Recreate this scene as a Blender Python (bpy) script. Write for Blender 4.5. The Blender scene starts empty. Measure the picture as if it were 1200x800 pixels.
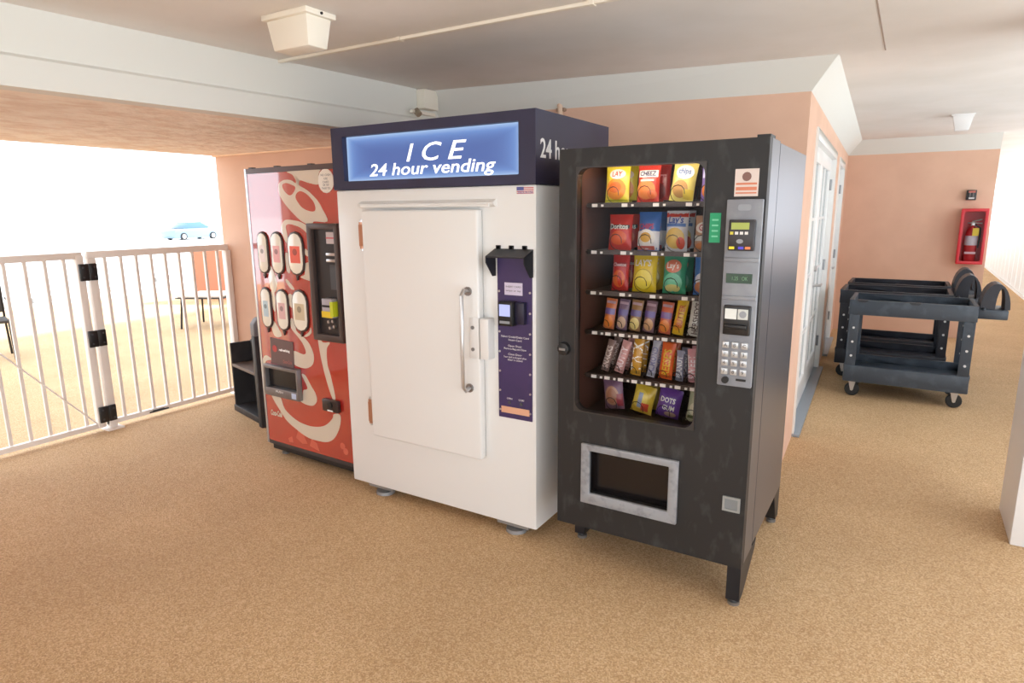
import bpy, bmesh, math, random
from mathutils import Vector, Matrix

random.seed(7)
PI = math.pi
SC = bpy.context.scene
COL = SC.collection

# ------------------------------------------------------------------ camera
CAM_YAW, CAM_PITCH, CAM_ROLL = math.radians(31.478), math.radians(11.48), math.radians(-0.47)
CAM_H, FOCAL_PX = 1.5837, 753.35
fw = Vector((-math.sin(CAM_YAW) * math.cos(CAM_PITCH), math.cos(CAM_YAW) * math.cos(CAM_PITCH), -math.sin(CAM_PITCH)))
r0 = Vector((math.cos(CAM_YAW), math.sin(CAM_YAW), 0))
u0 = r0.cross(fw)
rt = r0 * math.cos(CAM_ROLL) + u0 * math.sin(CAM_ROLL)
up = -r0 * math.sin(CAM_ROLL) + u0 * math.cos(CAM_ROLL)
cam_d = bpy.data.cameras.new('camera')
cam = bpy.data.objects.new('camera', cam_d)
COL.objects.link(cam)
cam.matrix_world = Matrix(((rt.x, up.x, -fw.x, 0), (rt.y, up.y, -fw.y, 0), (rt.z, up.z, -fw.z, CAM_H), (0, 0, 0, 1)))
cam_d.sensor_fit = 'HORIZONTAL'
cam_d.sensor_width = 36.0
cam_d.lens = FOCAL_PX / 1200 * 36
cam_d.clip_start, cam_d.clip_end = 0.05, 600
SC.camera = cam

# ------------------------------------------------------------------ world, sun, exposure
world = bpy.data.worlds.new('world')
SC.world = world
world.use_nodes = True
bgn = world.node_tree.nodes['Background']
bgn.inputs['Color'].default_value = (0.90, 0.96, 1.035, 1)
bgn.inputs['Strength'].default_value = 1.0
sun_d = bpy.data.lights.new('sun', 'SUN')
sun_d.energy = 3.6
sun_d.color = (1.0, 0.97, 0.92)
sun_d.angle = math.radians(1.0)
sun = bpy.data.objects.new('sun', sun_d)
COL.objects.link(sun)
sun.rotation_euler = Vector((-0.20, -0.72, -0.66)).to_track_quat('-Z', 'Y').to_euler()
sun.location = (10, 14, 18)
SC.view_settings.view_transform = 'Standard'
SC.view_settings.look = 'None'
SC.view_settings.gamma = 1.0
SC.view_settings.use_curve_mapping = False
SC.view_settings.exposure = 1.62
SC.cycles.max_bounces = 10
SC.cycles.diffuse_bounces = 6
SC.cycles.use_denoising = True

# ------------------------------------------------------------------ helpers
def srgb(r, g, b):
    f = lambda c: (c / 255) / 12.92 if c / 255 <= 0.04045 else ((c / 255 + 0.055) / 1.055) ** 2.4
    return (f(r), f(g), f(b), 1)

MATS = {}
def mat(name, rgb, rough=0.5, metal=0.0, spec=0.5, coat=0.0, cior=1.5, emit=None, estr=0.0, alpha=1.0, noise=None, bump=None, transm=0.0, ior=1.5):
    """noise = (scale, rgb2, lo, hi[, stretch]) mixes a second colour in; bump = (scale, strength, distance[, stretch])"""
    if name in MATS:
        return MATS[name]
    m = bpy.data.materials.new(name)
    m.use_nodes = True
    nt = m.node_tree
    b = nt.nodes['Principled BSDF']
    col = srgb(*rgb)
    b.inputs['Base Color'].default_value = col
    b.inputs['Roughness'].default_value = rough
    b.inputs['Metallic'].default_value = metal
    b.inputs['Specular IOR Level'].default_value = spec
    b.inputs['Coat Weight'].default_value = coat
    b.inputs['Coat Roughness'].default_value = 0.03
    b.inputs['Coat IOR'].default_value = cior
    b.inputs['Transmission Weight'].default_value = transm
    b.inputs['IOR'].default_value = ior
    b.inputs['Alpha'].default_value = alpha
    if emit:
        b.inputs['Emission Color'].default_value = srgb(*emit)
        b.inputs['Emission Strength'].default_value = estr
    if noise or bump:
        tc = nt.nodes.new('ShaderNodeTexCoord')
    def coords(stretch):
        if not stretch:
            return tc.outputs['Object']
        mp = nt.nodes.new('ShaderNodeMapping')
        mp.inputs['Scale'].default_value = stretch
        nt.links.new(tc.outputs['Object'], mp.inputs['Vector'])
        return mp.outputs['Vector']
    if noise:
        n = nt.nodes.new('ShaderNodeTexNoise')
        n.inputs['Scale'].default_value = noise[0]
        n.inputs['Detail'].default_value = 5
        nt.links.new(coords(noise[4] if len(noise) > 4 else None), n.inputs['Vector'])
        rp = nt.nodes.new('ShaderNodeValToRGB')
        rp.color_ramp.elements[0].position, rp.color_ramp.elements[1].position = noise[2], noise[3]
        rp.color_ramp.elements[0].color = col
        rp.color_ramp.elements[1].color = srgb(*noise[1])
        nt.links.new(n.outputs['Fac'], rp.inputs['Fac'])
        nt.links.new(rp.outputs['Color'], b.inputs['Base Color'])
    if bump:
        n = nt.nodes.new('ShaderNodeTexNoise')
        n.inputs['Scale'].default_value = bump[0]
        n.inputs['Detail'].default_value = 4
        nt.links.new(coords(bump[3] if len(bump) > 3 else None), n.inputs['Vector'])
        bp = nt.nodes.new('ShaderNodeBump')
        bp.inputs['Strength'].default_value = bump[1]
        bp.inputs['Distance'].default_value = bump[2]
        nt.links.new(n.outputs['Fac'], bp.inputs['Height'])
        nt.links.new(bp.outputs['Normal'], b.inputs['Normal'])
    MATS[name] = m
    return m

class MB:
    """collects shapes; build() links them as ONE mesh object"""
    def __init__(s):
        s.v, s.f = [], []
    def add(s, vs, fs):
        o = len(s.v)
        s.v += [tuple(v) for v in vs]
        s.f += [[i + o for i in f] for f in fs]
        return s
    def box(s, x0, x1, y0, y1, z0, z1):
        return s.add([(x, y, z) for z in (z0, z1) for y in (y0, y1) for x in (x0, x1)],
                     [(0, 2, 3, 1), (4, 5, 7, 6), (0, 1, 5, 4), (2, 6, 7, 3), (0, 4, 6, 2), (1, 3, 7, 5)])
    def hexa(s, p):
        """eight corners: bottom four in order, then top four"""
        return s.add(p, [(3, 2, 1, 0), (4, 5, 6, 7), (0, 1, 5, 4), (1, 2, 6, 5), (2, 3, 7, 6), (3, 0, 4, 7)])
    def prism(s, pts, a, b, axis='y'):
        """2-D outline extruded from a to b along axis; y: (x,z), x: (y,z), z: (x,y)"""
        g = {'y': lambda p, t: (p[0], t, p[1]), 'x': lambda p, t: (t, p[0], p[1]), 'z': lambda p, t: (p[0], p[1], t)}[axis]
        n = len(pts)
        return s.add([g(p, a) for p in pts] + [g(p, b) for p in pts],
                     [list(range(n)), list(range(2 * n - 1, n - 1, -1))] + [(i, (i + 1) % n, (i + 1) % n + n, i + n) for i in range(n)])
    def face(s, pts):
        return s.add(pts, [list(range(len(pts)))])
    def tube(s, path, r, n=8, cap=True):
        path = [Vector(p) for p in path]
        rings = []
        for i, p in enumerate(path):
            d = (path[min(i + 1, len(path) - 1)] - path[max(i - 1, 0)]).normalized()
            a = d.orthogonal().normalized() if i == 0 else (rings_a - d * rings_a.dot(d)).normalized()
            rings_a = a
            b = d.cross(a)
            rr = r[i] if isinstance(r, (list, tuple)) else r
            rings.append([p + (a * math.cos(2 * PI * k / n) + b * math.sin(2 * PI * k / n)) * rr for k in range(n)])
        vs = [v for q in rings for v in q]
        fs = [(i * n + k, i * n + (k + 1) % n, (i + 1) * n + (k + 1) % n, (i + 1) * n + k) for i in range(len(rings) - 1) for k in range(n)]
        if cap:
            fs += [list(range(n))[::-1], list(range((len(rings) - 1) * n, len(rings) * n))]
        return s.add(vs, fs)
    def ring(s, outer, inner, y0, y1):
        """plate in the x-z plane with a hole: outer rect (x0,x1,z0,z1), inner rect + corner radius"""
        ox0, ox1, oz0, oz1 = outer
        x0, x1, z0, z1, r = inner
        oc = [(ox1, oz0), (ox1, oz1), (ox0, oz1), (ox0, oz0)]
        ic, K = [], 5
        for c, (cx, cz, a0) in enumerate([(x1 - r, z0 + r, -90), (x1 - r, z1 - r, 0), (x0 + r, z1 - r, 90), (x0 + r, z0 + r, 180)]):
            for k in range(K):
                a = math.radians(a0 + 90 * k / (K - 1))
                ic.append((cx + r * math.cos(a), cz + r * math.sin(a), c))
        N = len(ic)
        vs, fs = [], []
        for y in (y0, y1):
            vs += [(p[0], y, p[1]) for p in oc] + [(p[0], y, p[1]) for p in ic]
        M = 4 + N
        for side in (0, 1):
            o = side * M
            for i in range(N):
                j = (i + 1) % N
                ci, cj = ic[i][2], ic[j][2]
                f = [o + ci, o + 4 + i, o + 4 + j] if ci == cj else [o + ci, o + 4 + i, o + 4 + j, o + cj]
                fs.append(f if side else f[::-1])
        for i in range(4):
            fs.append((i, (i + 1) % 4, M + (i + 1) % 4, M + i))
        for i in range(N):
            j = (i + 1) % N
            fs.append((4 + j, 4 + i, M + 4 + i, M + 4 + j))
        return s.add(vs, fs)
    def build(s, name, m, parent=None, bevel=0, smooth=False, loc=None, seg=2):
        bm = bmesh.new()
        vs = [bm.verts.new(v) for v in s.v]
        for f in s.f:
            try:
                bm.faces.new([vs[i] for i in f])
            except ValueError:
                pass
        bmesh.ops.recalc_face_normals(bm, faces=bm.faces)
        if bevel:
            bmesh.ops.remove_doubles(bm, verts=bm.verts, dist=1e-5)
            es = [e for e in bm.edges if len(e.link_faces) == 2 and e.calc_face_angle(0) > 0.5]
            bmesh.ops.bevel(bm, geom=es, offset=bevel, segments=seg, affect='EDGES', profile=0.5, clamp_overlap=True)
        me = bpy.data.meshes.new(name)
        bm.to_mesh(me)
        bm.free()
        if smooth or bevel:
            for p in me.polygons:
                p.use_smooth = True
            me.set_sharp_from_angle(angle=math.radians(35))
        me.materials.append(m)
        o = bpy.data.objects.new(name, me)
        COL.objects.link(o)
        if parent:
            o.parent = parent
        if loc:
            o.location = loc
        return o

def tag(o, label, cat, group=None):
    o['label'] = label
    o['category'] = cat
    if group:
        o['group'] = group
    return o

def thing(name, label, cat, loc=(0, 0, 0), rz=0, group=None):
    o = bpy.data.objects.new(name, None)
    o.empty_display_size = 0.1
    COL.objects.link(o)
    o.location = loc
    o.rotation_euler = (0, 0, rz)
    return tag(o, label, cat, group)

def struct(o):
    o['kind'] = 'structure'
    return o

def copy_tree(o, parent=None):
    c = o.copy()
    COL.objects.link(c)
    c.parent = parent
    for ch in list(o.children):
        copy_tree(ch, c)
    return c

def dup(o, loc):
    """copy of a part sharing its mesh"""
    c = o.copy()
    COL.objects.link(c)
    c.location = loc
    for g in list(o.children):
        h = g.copy()
        COL.objects.link(h)
        h.parent = c
    return c

TXT = {}
def text_mesh(s, size, shear=0.0, offset=0.0, extrude=0.0, res=3, spacing=1.0, align='LEFT'):
    key = (s, size, shear, offset, extrude, res, spacing, align)
    if key in TXT:
        return TXT[key]
    cu = bpy.data.curves.new('lettering', 'FONT')
    cu.body, cu.size, cu.shear, cu.offset, cu.extrude, cu.resolution_u = s, size, shear, offset, extrude, res
    cu.space_character, cu.align_x = spacing, align
    cu.space_line = 1.0
    t = bpy.data.objects.new('lettering', cu)
    COL.objects.link(t)
    dg = bpy.context.evaluated_depsgraph_get()
    me = bpy.data.meshes.new_from_object(t.evaluated_get(dg))
    bpy.data.objects.remove(t)
    bpy.data.curves.remove(cu)
    TXT[key] = me
    return me

def text(name, s, size, m, parent, loc, face='front', fit=None, **kw):
    """lettering as a mesh; face front reads from -y, side reads from +x; fit = width in metres"""
    me = text_mesh(s, size, **kw).copy()
    me.name = name
    if fit:
        xs = [v.co.x for v in me.vertices]
        k = fit / (max(xs) - min(xs))
        for v in me.vertices:
            v.co.x *= k
    me.materials.clear()
    me.materials.append(m)
    o = bpy.data.objects.new(name, me)
    COL.objects.link(o)
    o.parent = parent
    o.location = loc
    o.rotation_euler = (PI / 2, 0, 0 if face == 'front' else PI / 2)
    return o

def stadium(cx, cz, w, h, n=7):
    r = w / 2
    pts = []
    for k in range(n):
        a = PI * k / (n - 1)
        pts.append((cx + r * math.cos(a), cz + h / 2 - r + r * math.sin(a)))
    for k in range(n):
        a = PI + PI * k / (n - 1)
        pts.append((cx + r * math.cos(a), cz - h / 2 + r + r * math.sin(a)))
    return pts

def rrect(x0, x1, z0, z1, r, n=4):
    pts = []
    for cx, cz, a0 in [(x1 - r, z0 + r, -90), (x1 - r, z1 - r, 0), (x0 + r, z1 - r, 90), (x0 + r, z0 + r, 180)]:
        for k in range(n):
            a = math.radians(a0 + 90 * k / (n - 1))
            pts.append((cx + r * math.cos(a), cz + r * math.sin(a)))
    return pts

def circle(cx, cz, r, n=14, e=1.0):
    return [(cx + r * math.cos(2 * PI * k / n), cz + r * e * math.sin(2 * PI * k / n)) for k in range(n)]

def curve_poly(pts, k=4):
    """closed smooth outline through the points"""
    n, q = len(pts), []
    for i in range(n):
        a, b, c, d = (pts[(i + j - 1) % n] for j in range(4))
        for t in (j / k for j in range(k)):
            q.append(tuple(.5 * (2 * b[m] + (c[m] - a[m]) * t + (2 * a[m] - 5 * b[m] + 4 * c[m] - d[m]) * t * t + (3 * b[m] - a[m] - 3 * c[m] + d[m]) * t ** 3) for m in (0, 1)))
    return q

def smooth_poly(pts, it=2):
    for _ in range(it):
        q = []
        for i, p in enumerate(pts):
            n = pts[(i + 1) % len(pts)]
            q += [(p[0] * .75 + n[0] * .25, p[1] * .75 + n[1] * .25), (p[0] * .25 + n[0] * .75, p[1] * .25 + n[1] * .75)]
        pts = q
    return pts

# ------------------------------------------------------------------ materials
peach = mat('peach_paint', (224, 186, 162), 0.85, noise=(3.0, (216, 177, 153), .35, .7), bump=(60, .12, .004))
ceil_m = mat('ceiling_paint', (236, 232, 228), 0.9, noise=(2.0, (226, 222, 216), .35, .75), bump=(25, .15, .006))
trim_m = mat('cream_paint', (224, 224, 218), 0.7, bump=(30, .08, .003))
stucco = mat('stucco', (250, 238, 226), 0.95, noise=(6, (236, 216, 200), .42, .62, (1.9, 1.0, 1)), bump=(9, .9, .03, (1.9, 1.0, 1)))
white_paint = mat('white_paint', (238, 238, 238), 0.45)
white_gloss = mat('white_enamel', (240, 240, 238), 0.28, coat=.15)
def glass_mat(name, tint, ior, base=None, body=0.0):
    """thin pane: clear where seen straight on, mirroring at grazing angles; body adds a share of milky colour"""
    m = bpy.data.materials.new(name)
    m.use_nodes = True
    nt = m.node_tree
    nt.nodes.remove(nt.nodes['Principled BSDF'])
    tr = nt.nodes.new('ShaderNodeBsdfTransparent')
    tr.inputs['Color'].default_value = srgb(*tint)
    gl = nt.nodes.new('ShaderNodeBsdfGlossy')
    gl.inputs['Roughness'].default_value = .02
    fr = nt.nodes.new('ShaderNodeFresnel')
    fr.inputs['IOR'].default_value = ior
    mx = nt.nodes.new('ShaderNodeMixShader')
    nt.links.new(fr.outputs[0], mx.inputs[0])
    src = tr
    if body:
        df = nt.nodes.new('ShaderNodeBsdfDiffuse')
        df.inputs['Color'].default_value = srgb(*base)
        m2 = nt.nodes.new('ShaderNodeMixShader')
        m2.inputs[0].default_value = body
        nt.links.new(tr.outputs[0], m2.inputs[1])
        nt.links.new(df.outputs[0], m2.inputs[2])
        src = m2
    nt.links.new(src.outputs[0], mx.inputs[1])
    nt.links.new(gl.outputs[0], mx.inputs[2])
    nt.links.new(mx.outputs[0], nt.nodes['Material Output'].inputs['Surface'])
    return m
glass = glass_mat('pane_glass', (220, 235, 240), 1.6, (230, 238, 244), .5)
clear = glass_mat('clear_glass', (250, 250, 250), 1.13)
black = mat('black_plastic', (26, 26, 28), 0.45)
blackmetal = mat('black_iron', (22, 22, 24), 0.4, spec=.6)
chrome = mat('brushed_steel', (200, 200, 202), 0.28, metal=.9)
dgrey = mat('dark_grey_plastic', (70, 72, 76), 0.5)
grey = mat('grey_plastic', (150, 155, 162), 0.45)
white_ink = mat('white_ink', (245, 245, 245), 0.5)
black_ink = mat('black_ink', (30, 30, 32), 0.5)

def floor_material():
    m = bpy.data.materials.new('pebble_floor')
    m.use_nodes = True
    nt = m.node_tree
    b = nt.nodes['Principled BSDF']
    b.inputs['Roughness'].default_value = 0.75
    b.inputs['Specular IOR Level'].default_value = 0.35
    tc = nt.nodes.new('ShaderNodeTexCoord')
    def noise(scale, detail):
        n = nt.nodes.new('ShaderNodeTexNoise')
        n.inputs['Scale'].default_value = scale
        n.inputs['Detail'].default_value = detail
        nt.links.new(tc.outputs['Object'], n.inputs['Vector'])
        return n
    vo = nt.nodes.new('ShaderNodeTexVoronoi')
    vo.inputs['Scale'].default_value = 210
    nt.links.new(tc.outputs['Object'], vo.inputs['Vector'])
    rp = nt.nodes.new('ShaderNodeValToRGB')
    rp.color_ramp.elements[0].color = srgb(177, 141, 101)
    rp.color_ramp.elements[1].color = srgb(222, 193, 154)
    e = rp.color_ramp.elements.new(.5)
    e.color = srgb(203, 168, 124)
    sep = nt.nodes.new('ShaderNodeSeparateColor')
    nt.links.new(vo.outputs['Color'], sep.inputs['Color'])
    nt.links.new(sep.outputs['Red'], rp.inputs['Fac'])
    big = noise(1.3, 4)
    rb = nt.nodes.new('ShaderNodeValToRGB')
    rb.color_ramp.elements[0].position, rb.color_ramp.elements[1].position = .3, .7
    rb.color_ramp.elements[0].color = (.88, .86, .84, 1)
    rb.color_ramp.elements[1].color = (1.04, 1.04, 1.04, 1)
    nt.links.new(big.outputs['Fac'], rb.inputs['Fac'])
    mx = nt.nodes.new('ShaderNodeMix')
    mx.data_type, mx.blend_type = 'RGBA', 'MULTIPLY'
    mx.inputs['Factor'].default_value = 1
    nt.links.new(rp.outputs['Color'], mx.inputs['A'])
    nt.links.new(rb.outputs['Color'], mx.inputs['B'])
    nt.links.new(mx.outputs['Result'], b.inputs['Base Color'])
    bp = nt.nodes.new('ShaderNodeBump')
    bp.inputs['Strength'].default_value = .5
    bp.inputs['Distance'].default_value = .004
    nt.links.new(vo.outputs['Distance'], bp.inputs['Height'])
    nt.links.new(bp.outputs['Normal'], b.inputs['Normal'])
    return m
floor_m = floor_material()

# ------------------------------------------------------------------ the setting
CEIL = 2.40
def plane_box(name, A, B, z0, z1, th, m):
    """upright wall slab along A-B; the body lies to the left of A->B"""
    A, B = Vector((*A, 0)), Vector((*B, 0))
    n = Vector((-(B - A).y, (B - A).x, 0)).normalized() * th
    p = [A, B, B + n, A + n]
    return struct(MB().hexa([(q.x, q.y, z0) for q in p] + [(q.x, q.y, z1) for q in p]).build(name, m))

struct(MB().box(-13, 1.86, -9, 28, -.56, 0).build('floor', floor_m))
struct(MB().box(-260, 160, -160, 260, -.7, -.55).build('ground', mat('pale_concrete', (214, 218, 220), .9, noise=(.4, (198, 202, 204), .4, .7))))
WB0, WB1 = (-5.05, 3.49), (-.556, 4.2)          # back wall line
SW1 = (-.762, 9.5)                              # end of the side wall
def side_x(y): return WB1[0] + (SW1[0] - WB1[0]) * (y - 4.2) / 5.3
plane_box('wall_back', WB0, WB1, 0, CEIL + .1, .16, peach)
plane_box('wall_far', (SW1[0] - .1, 9.5), (.8, 9.5), 0, CEIL + .1, .2, peach)
# side wall: pieces round the two door openings
D1, D2 = (4.72, 7.0), (7.62, 8.72)
wm = MB()
for a, b, z0, z1 in [(4.2, D1[0], 0, 2.5), (D1[0], D1[1], 2.1, 2.5), (D1[1], D2[0], 0, 2.5), (D2[0], D2[1], 2.1, 2.5), (D2[1], 9.5, 0, 2.5)]:
    wm.hexa([(side_x(a), a, z0), (side_x(a) - .14, a, z0), (side_x(b) - .14, b, z0), (side_x(b), b, z0),
             (side_x(a), a, z1), (side_x(a) - .14, a, z1), (side_x(b) - .14, b, z1), (side_x(b), b, z1)])
struct(wm.build('wall_side', peach))
struct(MB().box(-5.12, -5.0, -4.6, 1.28, 0, 2.3).build('wall_left', peach))
# white pier beside the walkway
struct(MB().box(.551, 1.0, 3.64, 4.08, 0, CEIL + .1).build('wall_right', white_paint, bevel=.006))
# ceilings
struct(MB().box(-3.5, 2.5, -4.6, 4.13, CEIL, CEIL + .12).build('ceiling', ceil_m))
struct(MB().box(-1.2, 2.5, 4.13, 28, CEIL + .012, CEIL + .13).build('ceiling_walkway', ceil_m))
struct(MB().hexa([(-5.06, -4.6, 2.055), (-3.59, -4.6, 2.095), (-2.93, 4.4, 2.095), (-5.06, 4.4, 2.055),
                  (-5.06, -4.6, 2.3), (-3.59, -4.6, 2.3), (-2.93, 4.4, 2.3), (-5.06, 4.4, 2.3)]).build('ceiling_overhang', stucco))
struct(MB().box(-5.1, 2.5, -4.6, 28, CEIL + .14, 16.0).build('upper_shade_block', trim_m))  # unseen upper-storey mass, added and sized to cast shade on the deck outside
# beam between the two ceilings, with a small set-back ledge
bm_ = MB()
bm_.prism([(-3.17, 2.41), (-3.17, 2.085), (-3.055, 2.085), (-3.055, 2.2), (-3.075, 2.215), (-3.075, 2.41)], -4.6, 4.2)
bm_.v = [(x + .073 * (y - 1.9), y, z) for x, y, z in bm_.v]
struct(bm_.build('trim_1', trim_m))
# sloped soffit (cove) along the back wall, mitred at the corner, then the side wall and the far wall
zb, zt = 2.238, CEIL + .005
sl = (WB1[1] - WB0[1]) / (WB1[0] - WB0[0])
def bw(x): return WB0[1] + sl * (x - WB0[0])
tA, tB = (-3.0, bw(-3.0) - .115), (-.415, 4.085)
struct(MB().hexa([(-3.0, bw(-3.0) - .001, zb), (WB1[0], WB1[1] - .001, zb), (WB1[0], WB1[1] + .02, zb), (-3.0, bw(-3.0) + .02, zb),
                  (tA[0], tA[1], zt), (tB[0], tB[1], zt), (WB1[0], WB1[1] + .02, zt), (-3.0, bw(-3.0) + .02, zt)]).build('trim_2', trim_m))
fx, fy = side_x(9.36) + .15, 9.36
zt2 = CEIL + .02
struct(MB().hexa([(WB1[0] - .02, WB1[1], zb), (WB1[0] + .001, WB1[1], zb), (SW1[0] + .001, SW1[1], zb), (SW1[0] - .02, SW1[1], zb),
                  (WB1[0] - .02, WB1[1], zt2), (tB[0], tB[1], zt2), (fx, fy, zt2), (SW1[0] - .02, SW1[1], zt2)]).build('trim_3', trim_m))
struct(MB().hexa([(SW1[0], 9.499, zb), (.8, 9.499, zb), (.8, 9.52, zb), (SW1[0], 9.52, zb),
                  (fx, fy, zt2), (.8, fy, zt2), (.8, 9.52, zt2), (SW1[0], 9.52, zt2)]).build('trim_4', trim_m))
# narrow stucco bead where the overhang meets the back wall
struct(MB().hexa([(-5.05, bw(-5.05) - .03, 2.045), (-3.05, bw(-3.05) - .03, 2.085), (-3.05, bw(-3.05), 2.085), (-5.05, bw(-5.05), 2.045),
                  (-5.05, bw(-5.05) - .03, 2.075), (-3.05, bw(-3.05) - .03, 2.115), (-3.05, bw(-3.05), 2.115), (-5.05, bw(-5.05), 2.075)]).build('trim_5', mat('cream_bead', (246, 216, 186), .8)))
struct(MB().box(-.205, -.199, 2.4, 4.13, CEIL - .002, CEIL + .003).build('trim_6', mat('seam_filler', (176, 160, 150), .9)))

# ---- doors in the side wall
steel_dull = mat('door_hardware', (150, 150, 150), .35, metal=.8)
sill_m = mat('threshold_metal', (150, 160, 170), .4, metal=.3)
def side_frame(y0, nm):
    """Empty whose local +x runs along the side wall away from the corner and whose local -y faces the walkway"""
    o = bpy.data.objects.new(nm, None)
    COL.objects.link(o)
    o.location = (side_x(y0), y0, 0)
    o.rotation_euler = (0, 0, math.atan2(5.3, SW1[0] - WB1[0]))
    o['kind'] = 'structure'
    return o
def door_leaf(root, x0, x1, hinge_side, lever):
    lf = MB().ring((x0, x1, .03, 2.03), (x0 + .11, x1 - .11, .22, 1.92, .005), .03, .075).build('door_leaf', white_gloss, root, bevel=.003)
    MB().box(x0 + .11, x1 - .11, .05, .056, .22, 1.92).build('pane', glass, lf)
    for z in (.62, 1.06, 1.5):
        MB().box(x0 + .11, x1 - .11, .038, .068, z - .011, z + .011).build('muntin', white_gloss, lf)
    mid = (x0 + x1) / 2
    MB().box(mid - .011, mid + .011, .038, .068, .22, 1.92).build('muntin', white_gloss, lf)
    hx = x1 if hinge_side > 0 else x0
    for z in (.3, 1.05, 1.8):
        MB().tube([(hx, .022, z - .05), (hx, .022, z + .05)], .012, 8).build('hinge', steel_dull, lf, smooth=True)
    if lever:
        lx = x0 + .055 if hinge_side > 0 else x1 - .055
        d = 1 if hinge_side > 0 else -1
        h = MB().tube([(lx, .03, .95), (lx, -.03, .95)], .012, 8)
        h.tube([(lx, -.025, .95), (lx + d * .11, -.028, .95)], .009, 8)
        h.tube([(lx, .032, .95), (lx, .024, .95)], .028, 12)
        h.build('lever_handle', chrome, lf, smooth=True)
        MB().tube([(lx, .035, 1.09), (lx, .012, 1.09)], .026, 12).build('deadbolt', chrome, lf, smooth=True)
def door_unit(nm, y0, y1, leaves):
    W = y1 - y0
    r = side_frame(y0, nm)
    f = MB().box(0, .07, -.012, .13, 0, 2.1).box(W - .07, W, -.012, .13, 0, 2.1).box(.07, W - .07, -.012, .13, 2.03, 2.1)
    f.build('door_frame', white_gloss, r, bevel=.003)
    MB().box(.0, W, -.05, .13, 0, .025).build('threshold', sill_m, r, bevel=.003)
    xs = [.075 + (W - .15) * k / leaves for k in range(leaves + 1)]
    for k in range(leaves):
        last = k == leaves - 1
        door_leaf(r, xs[k] + .003, xs[k + 1] - .003, 1 if last else -1, last)
    return r
door_unit('door_1', *D1, 2)
door_unit('door_2', *D2, 1)

# ------------------------------------------------------------------ ice merchandiser
navy = mat('navy_laminate', (44, 44, 74), .45, noise=(2, (40, 38, 60), .4, .7))
ice_white = mat('ice_box_enamel', (232, 232, 230), .3, coat=.2)
ice = thing('ice_vending_machine', 'tall white ice freezer box with navy lit header between red and black machines', 'ice machine', (-2.6246, 2.5101, 0))
W, Dp, Z0, ZH, ZT = 1.217, .77, .0615, 1.6965, 2.0104
MB().box(0, W, .0, Dp, Z0, ZH).build('body', ice_white, ice, bevel=.008)
hd = MB().ring((-.004, W + .004, ZH + .001, ZT), (.075, 1.136, 1.741, 1.964, .004), -.012, .05)
hd.box(-.004, W + .004, .05, Dp + .004, ZH + .001, ZT)
hd = hd.build('header', navy, ice)

def sign_material():
    m = bpy.data.materials.new('backlit_blue_sign')
    m.use_nodes = True
    nt = m.node_tree
    b = nt.nodes['Principled BSDF']
    b.inputs['Base Color'].default_value = srgb(24, 34, 66)
    b.inputs['Roughness'].default_value = .25
    tc = nt.nodes.new('ShaderNodeTexCoord')
    sx = nt.nodes.new('ShaderNodeSeparateXYZ')
    nt.links.new(tc.outputs['Generated'], sx.inputs[0])
    def math_(op, a, c):
        n = nt.nodes.new('ShaderNodeMath')
        n.operation = op
        for i, q in enumerate((a, c)):
            if isinstance(q, (int, float)):
                n.inputs[i].default_value = q
            else:
                nt.links.new(q, n.inputs[i])
        return n.outputs[0]
    ax = math_('MULTIPLY', math_('ABSOLUTE', math_('SUBTRACT', sx.outputs['X'], .5), 0), 2)
    az = math_('MULTIPLY', math_('ABSOLUTE', math_('SUBTRACT', sx.outputs['Z'], .5), 0), 2)
    e = math_('MAXIMUM', math_('POWER', ax, 9.0), math_('POWER', az, 3.0))
    rp = nt.nodes.new('ShaderNodeValToRGB')
    rp.color_ramp.elements[0].color = srgb(84, 110, 172)
    rp.color_ramp.elements[1].color = srgb(176, 206, 244)
    k = rp.color_ramp.elements.new(.5)
    k.color = srgb(112, 148, 210)
    nt.links.new(e, rp.inputs['Fac'])
    nt.links.new(rp.outputs['Color'], b.inputs['Emission Color'])
    b.inputs['Emission Strength'].default_value = SIGN
    return m
SIGN = 0.30
sign = MB().box(.075, 1.136, .02, .045, 1.741, 1.964).build('lit_sign', sign_material(), ice)
sign['label'] = 'backlit blue sign panel with white italic lettering'
lit_white = mat('lit_white_letter', (250, 250, 255), .4, emit=(255, 255, 255), estr=.33)
for ch, x, w_ in (('I', .466, .047), ('C', .555, .118), ('E', .718, .108)):
    text('letter', ch, .12, lit_white, sign, (x, .018, 1.826), shear=.28, offset=.0005, extrude=.001, fit=w_)
text('lettering', '24 hour vending', .084, lit_white, sign, (.225, .018, 1.764), shear=.2, offset=.0006, extrude=.001, fit=.77)
text('lettering', '24 hour vending', .115, white_ink, hd, (W + .005, .028, 1.812), face='side', offset=.0015, extrude=.0008, fit=.70)

dr = MB().box(.215, .938, -.05, -.004, .382, 1.592).build('freezer_door', ice_white, ice, bevel=.012, seg=3)
MB().box(.222, .931, -.006, 0, .389, 1.585).build('gasket', mat('grey_gasket', (150, 150, 150), .7), dr)
rail = MB().prism([(-.03, 1.615), (-.034, 1.622), (-.012, 1.635), (0, 1.638), (0, 1.604), (-.012, 1.604)], .18, 1.012, 'x')
rail.tube([(.20, -.028, 1.612), (.99, -.028, 1.612)], .009, 8)
rail.build('drip_rail', ice_white, ice, smooth=True)
copper = mat('copper_hinge', (190, 140, 112), .35, metal=.6)
for z in (1.465, .515):
    h = MB().tube([(.197, -.03, z - .068), (.197, -.03, z + .068)], .013, 10).box(.19, .225, -.045, -.002, z - .055, z + .055)
    h = h.build('hinge', copper, ice, smooth=True)
    MB().tube([(.197, -.03, z - .08), (.197, -.03, z + .08)], .008, 10).build('hinge_pin', chrome, h, smooth=True)
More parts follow.
